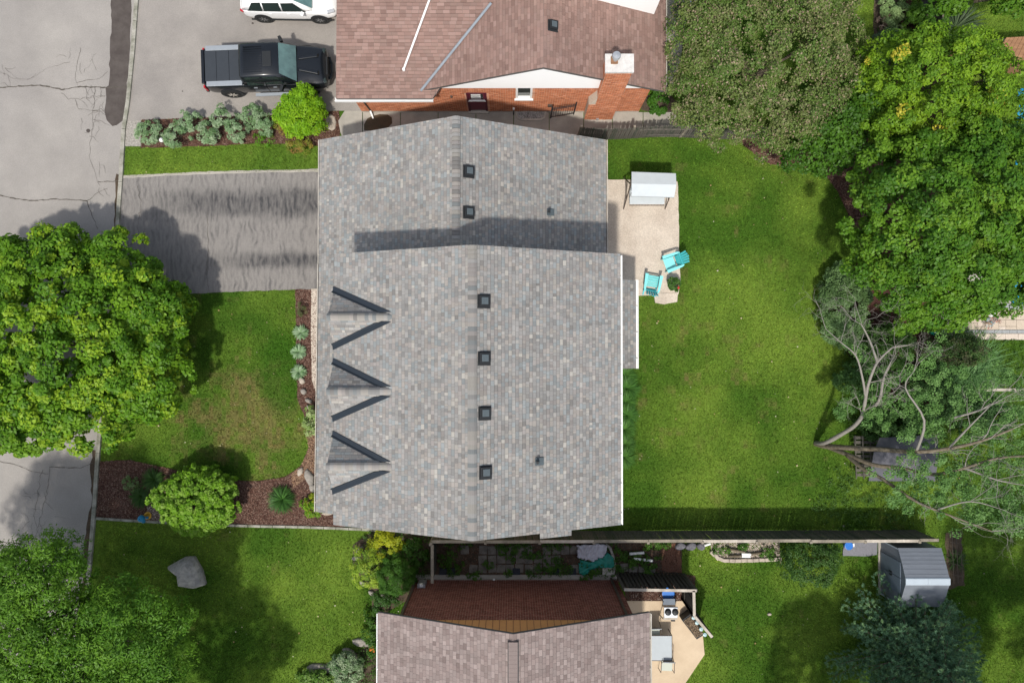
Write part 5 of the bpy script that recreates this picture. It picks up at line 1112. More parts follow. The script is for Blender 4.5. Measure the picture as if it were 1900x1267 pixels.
# black pickup
def pickup():
    c = U(488, 122, .0); yaw = R(2.2)
    t = root('pickup_truck', 'black crew-cab pickup with a folding bed cover parked on the neighbour driveway', 'pickup', (-11.42, 13.17, 0.01), yaw, local=True)
    B = [bodysec(-2.86, .70, .62, 1.12), bodysec(-2.82, .86, .50, 1.22), bodysec(-2.6, .95, .42, 1.30), bodysec(-1.5, .97, .40, 1.31), bodysec(-.95, .97, .40, 1.31), bodysec(.3, .97, .38, 1.24), bodysec(1.15, .97, .40, 1.17, .04), bodysec(1.5, .97, .42, 1.15, .07, rnd=.16), bodysec(2.2, .95, .42, 1.08, .10, rnd=.2), bodysec(2.6, .90, .42, 1.00, .08, rnd=.2), bodysec(2.78, .82, .45, .92, .05), bodysec(2.84, .66, .5, .82, .03)]
    loft('body', B, M_carblack, t, 2)
    # cab
    x0, x1, x2, x3 = -.93, -.80, .93, 1.44; wb, wt = .93, .74
    C = [(x0, [(0, 1.2), (wb, 1.2), (wb-.08, 1.55), (wt+.02, 1.8), (wt-.06, 1.84), (0, 1.86)]), (x1, [(0, 1.2), (wb, 1.2), (wb-.07, 1.58), (wt+.03, 1.84), (wt-.05, 1.885), (0, 1.91)]), (0, [(0, 1.2), (wb+.01, 1.2), (wb-.06, 1.58), (wt+.03, 1.86), (wt-.05, 1.905), (0, 1.93)]),
         (x2-.05, [(0, 1.2), (wb, 1.2), (wb-.07, 1.56), (wt+.02, 1.82), (wt-.05, 1.87), (0, 1.90)]), (x2+.28, [(0, 1.14), (wb-.02, 1.16), (wb-.05, 1.42), (wt+.05, 1.52), (wt, 1.56), (0, 1.58)]), (x3, [(0, 1.12), (wb-.04, 1.13), (wb-.06, 1.15), (wb-.10, 1.19), (wt+.06, 1.20), (0, 1.23)])]
    loft('cab', C, M_carblack, t, 0)
    def q(nm, pts, mt, th=.012): m = MB(); m.quad(*pts, t=th); return m.build(nm, mt, t, local=True)
    q('windscreen', [(x2-.02, .69, 1.925), (x2-.02, -.69, 1.925), (x3+.06, -.82, 1.275), (x3+.06, .82, 1.275)], M_wind)
    for s in (1, -1):
        for a, b, ta, tb in ((-.75, .0, -.72, -.04), (.06, .95, .06, .70)):
            P = [(a, s*(wb-.0), 1.30), (b, s*(wb-.0), 1.27), (tb, s*(wt+.055), 1.80), (ta, s*(wt+.055), 1.80)]
            if s > 0: P = P[::-1]
            q('side_window', P, M_glassdark)
        m = MB(); m.obox((.82, s*1.13, 1.32), (.14, .26, .20), rz=s*.35); m.bar((.85, s*.93, 1.28), (.84, s*1.05, 1.3), .03, n=6); m.build('mirror', M_black, t, local=True, bevel=.02)
        m = MB(); m.box(-.70, 1.10, s*1.05-.07, s*1.05+.07, .40, .46); m.build('running_board', M_bedrail, t, local=True)
        m = MB(); m.box(-2.62, -.98, s*.82-.115, s*.82+.115, 1.325, 1.375); m.build('bed_rail_lid', M_bedrail, t, local=True, bevel=.015)
        m = MB(); m.obox((2.70, s*.70, .93), (.16, .24, .10), rz=-s*.35); m.build('headlight', M_glassdark, t, local=True, bevel=.03)
        m = MB(); m.box(-2.83, -2.76, s*.86-.06, s*.86+.06, .8, 1.2); m.build('tail_light', M_tail, t, local=True)
        for x in (-1.80, 1.82):
            wheel(t, x, s*.87, .40, .26, M_rimsilver); m = MB(); m.lathe((0, 0, 0), [(.5, 0), (.5, .03), (.42, .032)], 24); m.v = [(x+a, s*(.95+c), .46+b) for a, b, c in m.v]
            if s > 0: m.f = [tuple(reversed(f)) for f in m.f]
            m.build('wheel_arch', M_black, t, local=True)
        for x in (-.55, .35): m = MB(); m.box(x, x+.16, s*.972-.012, s*.972+.012, 1.04, 1.07); m.build('door_handle', M_bedrail, t, local=True)
        m = MB(); m.box(.03, .04, s*.968-.01, s*.968+.01, .55, 1.22); m.build('door_seam', M_black, t, local=True)
        m = MB(); m.hexa([(1.55, s*.16, 1.19), (2.5, s*.30, 1.06), (2.5, s*.52, 1.06), (1.55, s*.34, 1.19), (1.6, s*.19, 1.27), (2.45, s*.33, 1.16), (2.45, s*.48, 1.16), (1.6, s*.31, 1.27)]); m.build('hood_bulge', M_carblack, t, local=True, bevel=.03)
    for a, b in ((-2.66, -2.14), (-2.13, -1.56), (-1.55, -.98)): m = MB(); m.box(a, b, -.70, .70, 1.33, 1.385); m.build('bed_cover_panel', M_cover, t, local=True, bevel=.012)
    for k in range(12): m = MB(); y = -.58+k*.105; m.box(-.72, .12, y-.012, y+.012, 1.905, 1.945-.02*abs(y)**2); m.build('roof_rib', M_carblack, t, local=True)
    m = MB(); m.box(.16, .56, -.34, .34, 1.91, 1.935); m.build('sunroof', M_black, t, local=True, bevel=.01)
    m = MB(); m.hexa([(2.74, -.45, .52), (2.90, -.40, .52), (2.90, .40, .52), (2.74, .45, .52), (2.70, -.45, .95), (2.84, -.4, .93), (2.84, .4, .93), (2.70, .45, .95)]); m.build('grille', M_black, t, local=True, bevel=.02)
    m = MB(); m.bar((2.87, -.52, .60), (2.98, -.2, .60), .07, n=8); m.bar((2.98, -.2, .6), (2.98, .2, .6), .07, n=8); m.bar((2.98, .2, .6), (2.87, .52, .6), .07, n=8); m.build('bumper', M_carblack, t, local=True)
    m = MB(); m.box(-2.97, -2.84, -.85, .85, .48, .62); m.build('rear_bumper', M_black, t, local=True, bevel=.02)
    m = MB(); m.box(-2.86, -2.72, -.78, .78, 1.24, 1.335); m.build('tailgate', M_carblack, t, local=True, bevel=.02)
    m = MB(); m.box(1.36, 1.5, -.84, .84, 1.19, 1.215); m.build('wiper_cowl', M_black, t, local=True)
pickup()
def suv():
    t = root('suv', 'white suv partly cut off by the top edge of the picture', 'suv', (-10.42, 16.62, .01), R(-1.0), local=True)
    B = [bodysec(-2.24, .66, .5, .95), bodysec(-2.18, .82, .4, 1.02), bodysec(-1.9, .90, .32, 1.06), bodysec(-1.2, .92, .3, 1.03), bodysec(.2, .92, .28, 1.0), bodysec(.95, .91, .3, .99, .04), bodysec(1.5, .89, .32, .95, .07, rnd=.16), bodysec(1.95, .84, .34, .84, .07, rnd=.18), bodysec(2.15, .74, .38, .72, .04), bodysec(2.24, .55, .44, .62)]
    loft('body', B, M_carwhite, t, 2)
    C = [(-2.12, [(0, 1.0), (.80, 1.0), (.76, 1.06), (.68, 1.12), (0, 1.16)]), (-1.75, [(0, 1.0), (.86, 1.0), (.78, 1.3), (.64, 1.52), (0, 1.57)]), (-1.2, [(0, 1.0), (.87, 1.0), (.79, 1.36), (.66, 1.60), (0, 1.65)]), (-.2, [(0, 1.0), (.87, 1.0), (.79, 1.36), (.66, 1.62), (0, 1.67)]), (.35, [(0, 1.0), (.86, 1.0), (.78, 1.32), (.65, 1.53), (0, 1.58)]), (.8, [(0, .98), (.84, .98), (.78, 1.16), (.70, 1.26), (0, 1.31)]), (1.15, [(0, .95), (.80, .95), (.78, .98), (.72, 1.01), (0, 1.06)])]
    loft('cab', C, M_carwhite, t, 0)
    def q(nm, pts, mt, th=.012): m = MB(); m.quad(*pts, t=th); return m.build(nm, mt, t, local=True)
    q('windscreen', [(.38, .60, 1.61), (.38, -.60, 1.61), (1.16, -.72, 1.095), (1.16, .72, 1.095)], M_wind)
    for s in (1, -1):
        for a, b, ta, tb in ((-1.80, -1.12, -1.50, -1.1), (-1.05, -.25, -1.03, -.26), (-.18, .85, -.18, .38)):
            P = [(a, s*.90, 1.10), (b, s*.90, 1.08), (tb, s*.735, 1.53), (ta, s*.735, 1.50)]
            if s > 0: P = P[::-1]
            q('side_window', P, M_glassdark)
        m = MB(); m.obox((.72, s*1.0, 1.08), (.16, .2, .13), rz=s*.3); m.build('mirror', M_carwhite, t, local=True, bevel=.03)
        m = MB(); m.obox((1.95, s*.70, .78), (.36, .16, .13), rz=-s*.45, ry=.3); m.build('headlight', M_head, t, local=True, bevel=.03)
        m = MB(); m.obox((-2.12, s*.74, .90), (.16, .22, .12), rz=s*.5); m.build('tail_light', M_tail, t, local=True, bevel=.02)
        m = MB(); m.box(-1.9, 1.9, s*.90-.02, s*.90+.02, .26, .36); m.build('sill_trim', M_black, t, local=True)
        for x in (-1.32, 1.34):
            wheel(t, x, s*.82, .345, .22, M_rimdark); m = MB(); m.lathe((0, 0, 0), [(.42, 0), (.42, .03), (.36, .032)], 24); m.v = [(x+a, s*(.895+c), .37+b) for a, b, c in m.v]
            if s > 0: m.f = [tuple(reversed(f)) for f in m.f]
            m.build('wheel_arch', M_black, t, local=True)
        for x in (-.9, -.05): m = MB(); m.box(x, x+.15, s*.925-.01, s*.925+.01, .88, .91); m.build('door_handle', M_carwhite, t, local=True)
suv()
# ---------------------------------------------------------------- garden furniture
def adirondack(label, px, py, face):
    c = U(px, py, .3); t = root('garden_chair', label, 'chair', (c.x, c.y, .045), face, local=True)   # +X is forward
    for k in range(5):      # seat
        a = Vector((.34-.105*k, 0, .36-.028*k)); m = MB(); m.obox(a, (.095, .52, .02), ry=.26); m.build('seat_slat', M_teal2, t, local=True)
    for k in range(5):      # back
        y = (k-2)*.105; f = 1-.05*abs(k-2); m = MB(); p = Vector((-.20, y*.85, .22)); q = Vector((-.20-.42*f, y*1.15, .22+.80*f)); s = Vector((0, .046, 0)); n = Vector((.88, 0, .46))*.02
        m.hexa([p-s-n, p+s-n, q+s-n, q-s-n, p-s, p+s, q+s, q-s]); m.build('back_slat', M_teal, t, local=True, bevel=.004)
    for s in (1, -1):
        m = MB(); m.prism([(.42, s*.27), (.42, s*.42), (-.30, s*.38), (-.42, s*.33), (-.42, s*.28)][::s], .545, .57); m.build('armrest', M_teal2, t, local=True)
        m = MB(); m.obox((.36, s*.31, .27), (.10, .025, .54)); m.build('leg', M_teal, t, local=True)
        m = MB(); m.bar((.38, s*.28, .30), (-.55, s*.28, .03), .04, n=4, flat=.5); m.build('leg', M_teal, t, local=True)
        m = MB(); m.bar((-.33, s*.30, .05), (-.33, s*.30, .55), .025, n=4); m.build('arm_post', M_teal, t, local=True)
    m = MB(); m.obox((-.36, 0, .56), (.03, .60, .06)); m.build('back_brace', M_teal, t, local=True)
adirondack('turquoise slatted garden chair turned to the patio, half on the lawn', 1247, 487, R(200))
adirondack('turquoise slatted garden chair facing away, next to the bay roof', 1209, 527, R(80))
def swing():
    c = U(1205, 360); t = root('porch_swing', 'white canopied garden swing seat at the top of the patio', 'swing seat', (c.x, c.y, .045))
    a0, a1, b0, b1 = U(1172, 319, 1.75), U(1254, 322, 1.75), U(1251, 366, 1.72), U(1172, 364, 1.72); m0, m1 = U(1172, 341, 1.95), U(1255, 343, 1.95)
    for nm, q in (('canopy_panel', (m0, m1, a1, a0)), ('canopy_panel', (b0, b1, m0, m1))):
        q = list(q)
        if nm and (q[1]-q[0]).cross(q[2]-q[0]).z < 0: q = q[::-1]
        m = MB(); m.quad(*[p for p in q], t=.02); m.build(nm, M_fabricw, t)
    for (p, q_) in ((b1, b0),):
        m = MB(); z = Vector((0, 0, .14)); m.hexa([p-z, q_-z, q_-z+Vector((0, .02, 0)), p-z+Vector((0, .02, 0)), p, q_, q_+Vector((0, .02, 0)), p+Vector((0, .02, 0))]); m.build('valance', M_fabricw, t)
    ymid = (a0.y+b0.y)/2
    for x in (a0.x-.06, a1.x+.02-.10):
        top = Vector((x, m0.y, 1.85))
        for yf in (ymid-.75, ymid+.75): m = MB(); m.bar((x-.03, yf, .05), top, .028, n=8); m.build('leg', M_brownmetal, t)
        m = MB(); m.bar((x, ymid-.5, .62), (x, ymid+.5, .62), .022, n=8); m.build('cross_bar', M_brownmetal, t)
    m = MB(); m.bar((a0.x, m0.y, 1.84), (a1.x, m0.y, 1.84), .025, n=8); m.build('top_bar', M_brownmetal, t)
    x0, x1 = a0.x+.12, a1.x-.22; yf = ymid-.62
    m = MB(); m.box(x0, x1, yf, yf+.60, .40, .50); m.build('seat', M_fabricw, t, bevel=.04)
    m = MB(); m.hexa([(x0, yf+.55, .48), (x1, yf+.55, .48), (x1, yf+.65, .45), (x0, yf+.65, .45), (x0, yf+.78, 1.0), (x1, yf+.78, 1.0), (x1, yf+.88, .98), (x0, yf+.88, .98)]); m.build('backrest', M_fabricw, t, bevel=.03)
    for k in range(12): xx = x0+.05+k*(x1-x0-.1)/11; m = MB(); m.bar((xx, yf-.02, .40), (xx, yf-.06, .46), .018, n=5); m.build('seat_spring', M_brownmetal, t)
    m = MB(); m.bar((x0, yf-.04, .41), (x1, yf-.04, .41), .02, n=6); m.build('seat_frame', M_brownmetal, t)
    for x in (x0, x1): m = MB(); m.bar((x, yf+.3, .5), (x, m0.y, 1.84), .01, n=4); m.build('hanger', M_brownmetal, t)
swing()
# flower pot on its slab
c = U(1250, 530, .3); t = root('flower_pot', 'square pot with leafy plant and one red flower beside the lower chair', 'plant pot', (c.x, c.y, .045)); m = MB(); m.hexa([(c.x-.15, c.y-.15, .05), (c.x+.15, c.y-.15, .05), (c.x+.15, c.y+.15, .05), (c.x-.15, c.y+.15, .05), (c.x-.22, c.y-.22, .32), (c.x+.22, c.y-.22, .32), (c.x+.22, c.y+.22, .32), (c.x-.22, c.y+.22, .32)]); m.build('pot', M_palestone, t)
crown_mesh('foliage', [((c.x-.02, c.y+.05, .45), (.27, .27, .2))], t, .09, [(.05, .13, .02), (.10, .2, .04)], per=40, dens=30, rc=(.08, .13)); m = MB(); m.ball((c.x+.13, c.y-.12, .55), .09); m.build('flower', M_red, t)
# boulder
def rock(name, label, px, py, rx, ry, h, mat, ang=0.0, cat='stone', pts=None, z0=0.0, seed=0, parent=None, group=None, nbig=9):
    c = U(px, py, h*.4); rnd = random.Random(seed or int(px*7+py)); n = nbig
    prof = pts or [(math.cos(6.283*k/n)*rnd.uniform(.8, 1.1), math.sin(6.283*k/n)*rnd.uniform(.8, 1.1)) for k in range(n)]
    m = MB(); n = len(prof); ca, sa = math.cos(ang), math.sin(ang); V = []
    for f, z in ((1.0, -.03), (1.02, h*.35), (.86, h*.8), (.5, h)):
        for (a, b) in prof: a2, b2 = a*rx*f, b*ry*f; V.append((c.x+a2*ca-b2*sa, c.y+a2*sa+b2*ca, z0+z+rnd.uniform(-.06, .06)*h*(f < 1.0)))
    V.append((c.x, c.y, z0+h*1.0)); Fc = []
    for k in range(3):
        for i in range(n): j = (i+1) % n; Fc.append((k*n+i, k*n+j, (k+1)*n+j, (k+1)*n+i))
    for i in range(n): Fc.append((3*n+i, 3*n+(i+1) % n, 4*n))
    m.add(V, Fc); o = m.build(name, mat, parent, at=(c.x, c.y, 0) if parent is None else None)
    b = o.modifiers.new('b', 'BEVEL'); b.width = min(rx, ry)*(.03 if name == 'boulder' else .08); b.segments = 2; b.limit_method = 'NONE'
    if parent is None: tag(o, label, cat, group)
    return o
rock('boulder', 'big angular grey boulder on the lower left lawn', 345, 1063, 1.0, 1.0, .55, M_boulder, 0, 'boulder', [(-.88, .28), (-.4, -.1), (-.3, -.62), (.35, -.72), (.9, -.55), (.72, .1), (.35, .75), (-.1, .72)], nbig=8)
for px, py, rx, ry, a, lb in ((560, 706, .14, .22, .5, 'small pale stone touching the lowest hosta'), (563, 726, .15, .16, 0, 'triangular grey stone in the house bed'), (573, 744, .2, .11, -.4, 'flat grey stone beside the house gutter'), (574, 756, .16, .10, -.6, 'lower flat brown stone beside the house gutter'),
                             (557, 875, .14, .24, -.4, 'pale flat stone at the tip of the front lawn'), (574, 886, .22, .42, .3, 'long grey rock against the front gutter'), (580, 905, .18, .25, .2, 'grey rock half under the front gutter'), (608, 952, .3, .1, 0, 'pale stone at the house corner step'),
                             (613, 228, .3, .42, .1, 'flat slab stone between lime bush and side walk')):
    rock('garden_stone', lb, px, py, rx, ry, .16 if py != 228 else .1, M_palestone if 'pale' in lb or 'slab' in lb else M_stone, a)
for k, (px, py, r, lb) in enumerate(((660, 1035, .2, 'edging rock above the lime green conifer'), (668, 1020, .22, 'edging rock under the golden bush'), (658, 1072, .16, 'edging rock left of the lime green conifer, upper'), (673, 1082, .2, 'edging rock below the lime green conifer'), (745, 998, .16, 'pale tilted slab beside the golden bush'), (765, 1007, .28, 'pinkish plank-like stone right of the golden bush'), (690, 1100, .2, 'brown edging rock at the curve of the south bed'), (700, 1118, .2, 'lowest brown edging rock before the roof corner'), (672, 1192, .34, 'long grey edging rock near the orange flower'), (592, 1240, .45, 'dark edging log at the hosta bed'), (650, 1212, .3, 'dark curved edging rock above the variegated shrub'), (712, 1105, .15, 'small rock behind the round conifer'))):
    rock('edging_rock', lb, px, py, r*(1.5 if k > 7 else 1), r*.6, .14, M_palestone if k in (4, 5) else M_stone, random.uniform(-1, 1) if k not in (4, 5) else -.75)
# lamp globe in the hedge row
c = U(301, 261, .35); t = root('garden_lamp', 'white globe lamp between the two leftmost variegated shrubs', 'lamp', (c.x, c.y, 0)); m = MB(); m.ball((c.x, c.y, .42), .11); m.build('globe', M_white, t, smooth=True); m = MB(); m.lathe((c.x, c.y, 0), [(.1, 0), (.05, .05), (.04, .32)], 10); m.build('post', M_conclight, t)
# fire hydrant
def hydrant():
    c = U(275, 956); t = root('fire_hydrant', 'yellow fire hydrant with a blue top by the left edging stones', 'hydrant', (c.x, c.y, 0)); p = (c.x, c.y, 0)
    m = MB(); m.lathe(p, [(.18, 0), (.18, .05), (.12, .07), (.115, .5), (.15, .52), (.15, .56)], 16); m.build('barrel', M_yellow, t, smooth=False)
    m = MB(); m.lathe((c.x, c.y, .56), [(.16, 0), (.16, .04), (.14, .12), (.08, .19), (.04, .21), (.035, .27)], 16); m.build('bonnet', M_blue, t)
    for s in (1, -1): m = MB(); m.bar((c.x+s*.08, c.y, .42), (c.x+s*.22, c.y, .42), .06, n=10); m.build('hose_cap', M_blue, t)
    m = MB(); m.bar((c.x, c.y-.08, .40), (c.x, c.y-.24, .40), .08, n=10); m.build('pumper_cap', M_blue, t)
hydrant()
chips('pale_gravel', PX([(272, 930), (285, 925), (300, 962), (292, 968), (275, 966)]), 900, .01, [(.5, .42, .36), (.35, .3, .26)], (.03, .06))
# black gate on the north walk
a = U(1021.5, 220, 0); t = root('iron_gate', 'open black iron gate standing across the concrete side walk', 'gate', (a.x, a.y, .045)); b = U(1064, 213, 0)
for p in (a, b): m = MB(); m.bar(p, p+Vector((0, 0, 1.55)), .035, n=4); m.build('gate_post', M_iron, t)
for z in (.18, 1.15, 1.30): m = MB(); m.bar(a+Vector((0, 0, z)), b+Vector((0, 0, z)), .018, n=4); m.build('gate_rail', M_iron, t)
for k in range(1, 10): p = a.lerp(b, k/10); m = MB(); m.bar(p+Vector((0, 0, .1)), p+Vector((0, 0, 1.4)), .011, n=4); m.build('gate_bar', M_iron, t)
a = U(953, 213); t = root('gate_latch_post', 'slim black post with a white cap at the left of the window well', 'post', (a.x, a.y, .045)); m = MB(); m.bar(a, a+Vector((0, 0, .7)), .03, n=6); m.build('pole', M_iron, t); m = MB(); m.bar(a+Vector((0, 0, .7)), a+Vector((0, 0, .85)), .05, n=6); m.build('cap', M_white, t)
# rounded brown mat on the walk
P = PX([(676, 243), (676, 232), (682, 221), (690, 217), (705, 213), (720, 214), (727, 219), (728, 230), (722, 236), (720, 245)]); m = MB(); m.prism(P[::-1], .05, .075); tag(m.build('door_mat', mk('brown_mat', (.075, .062, .042), .95, .1, col2=(.10, .07, .045), scale=3, mottle=.2, bscale=20), None, bevel=.01), 'dark brown rounded mat lying on the concrete side walk', 'mat')
# ---------------------------------------------------------------- things in the side yard
M_paver = mk('dark_paver', (.21, .19, .16), .92, .15, col2=(.12, .11, .095), scale=2.5, mottle=.25, bscale=16, bump=.5); M_paver2 = mk('slate_paver', (.035, .04, .05), .8, .2, mottle=.2, bscale=10)
yp = bpy.data.objects.new('yard_paving', None); COL.objects.link(yp); yp['kind'] = 'structure'; ORG[yp.name] = Vector((0, 0, 0))
for i in range(17):
    for j in range(3):
        if random.random() < .22: continue
        p = U(862+i*17, 1020+j*17, 0); m = MB(); s = .195; m.obox((p.x+random.uniform(-.02, .02), p.y+random.uniform(-.02, .02), .01), (2*s, 2*s, .05), rz=random.uniform(-.09, .09), rx=random.uniform(-.03, .03)); m.build('paver', M_paver, yp)
for px, w in ((822, .34), (838, .34), (958, .36), (1032, .3), (1063, .3)):
    p = U(px, 1060, 0); m = MB(); m.obox((p.x, p.y, .03), (w, .34, .05), rz=random.uniform(-.08, .08)); m.build('paver', M_paver2, yp)
for px, py in ((1158, 1052), (1175, 1056), (1192, 1058), (1208, 1060)): p = U(px, py, 0); m = MB(); m.obox((p.x, p.y, .03), (.38, .38, .05), rz=random.uniform(-.1, .1)); m.build('paver', M_paver, yp)
def tarp(name, label, outline, h, mat, seed=1):
    P = [U(a, b) for a, b in outline]; xs = [p.x for p in P]; ys = [p.y for p in P]; nx_, ny_ = 34, 30; poly = [(p.x, p.y) for p in P]
    V = []; idx = {}; Fc = []; cx, cy = sum(xs)/len(xs), sum(ys)/len(ys); X0, X1, Y0, Y1 = min(xs), max(xs), min(ys), max(ys)
    gxx = np.linspace(X0, X1, nx_); gyy = np.linspace(Y0, Y1, ny_); GX, GY = np.meshgrid(gxx, gyy, indexing='ij'); ins = inpoly(GX.ravel(), GY.ravel(), poly).reshape(nx_, ny_)
    for i in range(nx_):
        for j in range(ny_):
            e = min(np.hypot(GX[i, j]-a, GY[i, j]-b) for a, b in rough_poly_cache) if False else 0
            r = 0.10*abs(math.sin(GX[i, j]*9+seed+3*float(vnoise(GX[i, j], GY[i, j], 2.2, 1))*3))+.16*float(vnoise(GX[i, j], GY[i, j], 5, 2))
            V.append((GX[i, j], GY[i, j], .03+h*(.35+r*2.2)))
    for i in range(nx_-1):
        for j in range(ny_-1):
            if ins[i, j] and ins[i+1, j] and ins[i+1, j+1] and ins[i, j+1]: a = i*ny_+j; Fc.append((a, a+ny_, a+ny_+1, a+1))
    V = np.array(V); o = npmesh(name, V-np.array([cx, cy, 0]), Fc, mat, smooth=True); o.location = (cx, cy, 0)
    so_ = o.modifiers.new('solid', 'SOLIDIFY'); so_.thickness = .12; so_.offset = -1; tag(o, label, 'tarp'); return o
tarp('green_tarp', 'crumpled green tarp partly under the white sheet', [(1076, 1036), (1100, 1040), (1108, 1033), (1128, 1022), (1138, 1032), (1140, 1048), (1134, 1052), (1110, 1052), (1095, 1056), (1086, 1068), (1074, 1062), (1072, 1050)], .22, mk('green_plastic_sheet', (.012, .26, .19), .45, .4, col2=(.01, .18, .13), scale=6), 2)
tarp('white_sheet', 'crumpled white plastic sheet lying against the long fence', [(1067, 1008), (1124, 1006), (1126, 1016), (1118, 1030), (1100, 1038), (1082, 1034), (1070, 1030), (1072, 1018)], .42, mk('white_plastic_sheet', (.62, .60, .64), .5, .4, col2=(.5, .49, .53), scale=5), 5)
t = root('garden_border', 'curved grey concrete border right of the green tarp', 'border', U(1137, 1040)); ribbon([U(a, b) for a, b in ((1122, 1008), (1131, 1014), (1137, 1030), (1140, 1048), (1137, 1064))], .14, 0, .14, 'border_segment', M_conc, .6, t)
t2 = MB(); p = U(1127, 1057); t2.obox((p.x, p.y, .08), (.5, .42, .08)); tag(t2.build('concrete_slab', M_conclight, None, bevel=.01), 'pale square slab at the lower end of the green tarp', 'slab')
for (a, b, lb) in (((1168, 1027), (1195, 1025), 'upper white plastic pipe among the weeds'), ((1176, 1036), (1211, 1040), 'lower white plastic pipe with a green stripe')):
    A, B = U(*a, .2), U(*b, .2); m = MB(); m.bar(A, B, .065, n=12); tag(m.build('plastic_pipe', M_white, None, at=A), lb, 'pipe')
m = MB(); c = U(1238, 1098, .25); m.lathe(c-Vector((0, 0, .25)), [(.2, 0), (.27, .45), (.29, .47), (.25, .48)], 18); tag(m.build('blue_tub', M_bluetarp, None, at=(c.x, c.y, 0)), 'bright blue plastic tub under the slatted screen', 'tub')
# rock garden
for k, (a, b) in enumerate(((1322, 1026), (1330, 1033), (1338, 1037), (1347, 1039), (1358, 1039.5), (1369, 1039.5), (1380, 1039), (1391, 1039), (1402, 1038.5), (1413, 1038), (1424, 1037.5), (1435, 1037), (1444, 1036.5))):
    if k == 0: rg = root('stone_border', 'pale stone border round the small rock garden by the fence', 'border', U(1380, 1038))
    p = U(a, b, .05); m = MB(); m.obox((p.x, p.y, .06), (.27, .17, .14), rz=(-.9 if k < 2 else -.45 if k == 2 else 0.02)+random.uniform(-.08, .08)); m.build('border_stone', M_palestone, rg, bevel=.02)
chips('rock_garden_gravel', P_rock, 1100, .01, [(.42, .34, .27), (.30, .24, .19), (.5, .44, .38)], (.03, .06))
for (a, b), (c_, d_), lb, mt in (((1350, 1018), (1382, 1024), 'upper brown log in the rock garden', M_bark), ((1352, 1032), (1376, 1031), 'lower brown log in the rock garden', M_bark), ((1393, 1028), (1418, 1025), 'right brown log in the rock garden', M_bark), ((1376, 1027), (1393, 1028), 'upper white pipe piece in the rock garden', M_white), ((1376, 1031.5), (1392, 1032), 'lower white pipe piece in the rock garden', M_white), ((1306, 1012), (1318, 1008), 'white pipe on the dark rocks by the fence', M_white)):
    A, B = U(a, b, .12), U(c_, d_, .12); m = MB(); m.bar(A, B, .06, n=9); tag(m.build('log' if mt is M_bark else 'pipe_piece', mt, None, at=A), lb, 'log' if mt is M_bark else 'pipe')
for px, r, lb in ((1262, .28, 'dark slate rock by the fence, leftmost'), (1282, .3, 'dark slate rock by the fence, middle'), (1300, .22, 'dark slate rock by the fence, beside the white pipe')): rock('slate_rock', lb, px, 1013, r, .2, .22, mk('slate', (.10, .10, .115), .8, .2, col2=(.17, .165, .18), scale=5, bump=.8, bscale=12) if 'slate' not in MATS else MATS['slate'], .1)
m = MB(); c = U(1428, 1139); tag(rock('white_stone', 'tiny pale stone alone on the lower middle lawn', 1428, 1139, .1, .07, .08, M_palestone), None, None)
# ---------------------------------------------------------------- south patio set
t = root('gas_grill', 'small grill with two dark round lids below the slatted screen', 'grill', U(1246, 1138)); c = U(1246, 1136, .8)
m = MB(); m.box(c.x-.34, c.x+.30, c.y-.25, c.y+.24, .68, .78); m.build('tray', M_steel, t, bevel=.02)
for dx in (-.16, .17): m = MB(); m.lathe((c.x+dx, c.y+.02, .78), [(.15, 0), (.15, .05), (.11, .10), (.02, .12)], 18); m.build('lid', M_black, t)
m = MB(); m.box(c.x-.36, c.x+.2, c.y+.30, c.y+.58, .60, .66); m.build('side_table', M_sheddoor, t)
m = MB(); m.box(c.x-.36, c.x+.28, c.y-.36, c.y-.27, .66, .72); m.build('front_panel', M_rail2, t)
m = MB(); m.box(c.x+.02, c.x+.2, c.y-.46, c.y-.3, .55, .66); m.build('knob_box', M_black, t)
for x in (-.4, .28):
    for y in (-.38, .5): m = MB(); m.bar((c.x+x, c.y+y, .04), (c.x+x*.85, c.y+y*.9, .68), .02, n=6); m.build('leg', M_iron, t)
a, b, c3, d = U(1265, 1150, .6), U(1281, 1138, .6), U(1307, 1177, .6), U(1293, 1186, .6); cc3 = (a+b+c3+d)/4
t = root('planter_box', 'long black planter of dark soil against the slanted screen', 'planter', (cc3.x, cc3.y, .04)); z = Vector((0, 0, .55)); m = MB(); m.hexa([d-z, c3-z, b-z, a-z, d, c3, b, a] if (c3-d).cross(a-d).z > 0 else [a-z, b-z, c3-z, d-z, a, b, c3, d]); m.build('box', M_black, t, bevel=.02)
P = [tuple((q-cc3)*.86+cc3)[:2] for q in (a, b, c3, d)]; m = MB(); pa = P if sum(P[i][0]*P[(i+1) % 4][1]-P[(i+1) % 4][0]*P[i][1] for i in range(4)) > 0 else P[::-1]; m.prism(pa, .56, .612); m.build('soil', M_soil, t)
x, y = scatter(900, (min(p[0] for p in P), max(p[0] for p in P), min(p[1] for p in P), max(p[1] for p in P)), P); n = len(x); aa = RS.uniform(0, 6.28, n)
V = np.stack([np.stack([x+.02*np.cos(aa+k*1.57), y+.02*np.sin(aa+k*1.57), .62+RS.uniform(0, .02, n)], 1) for k in range(4)], 1).reshape(-1, 3); npmesh('soil_flecks', V, np.arange(4*n).reshape(n, 4), M_gravel, t, col=RS.uniform(.03, .35, (n, 1))*np.array([1, .75, .5]))['kind'] = 'stuff'
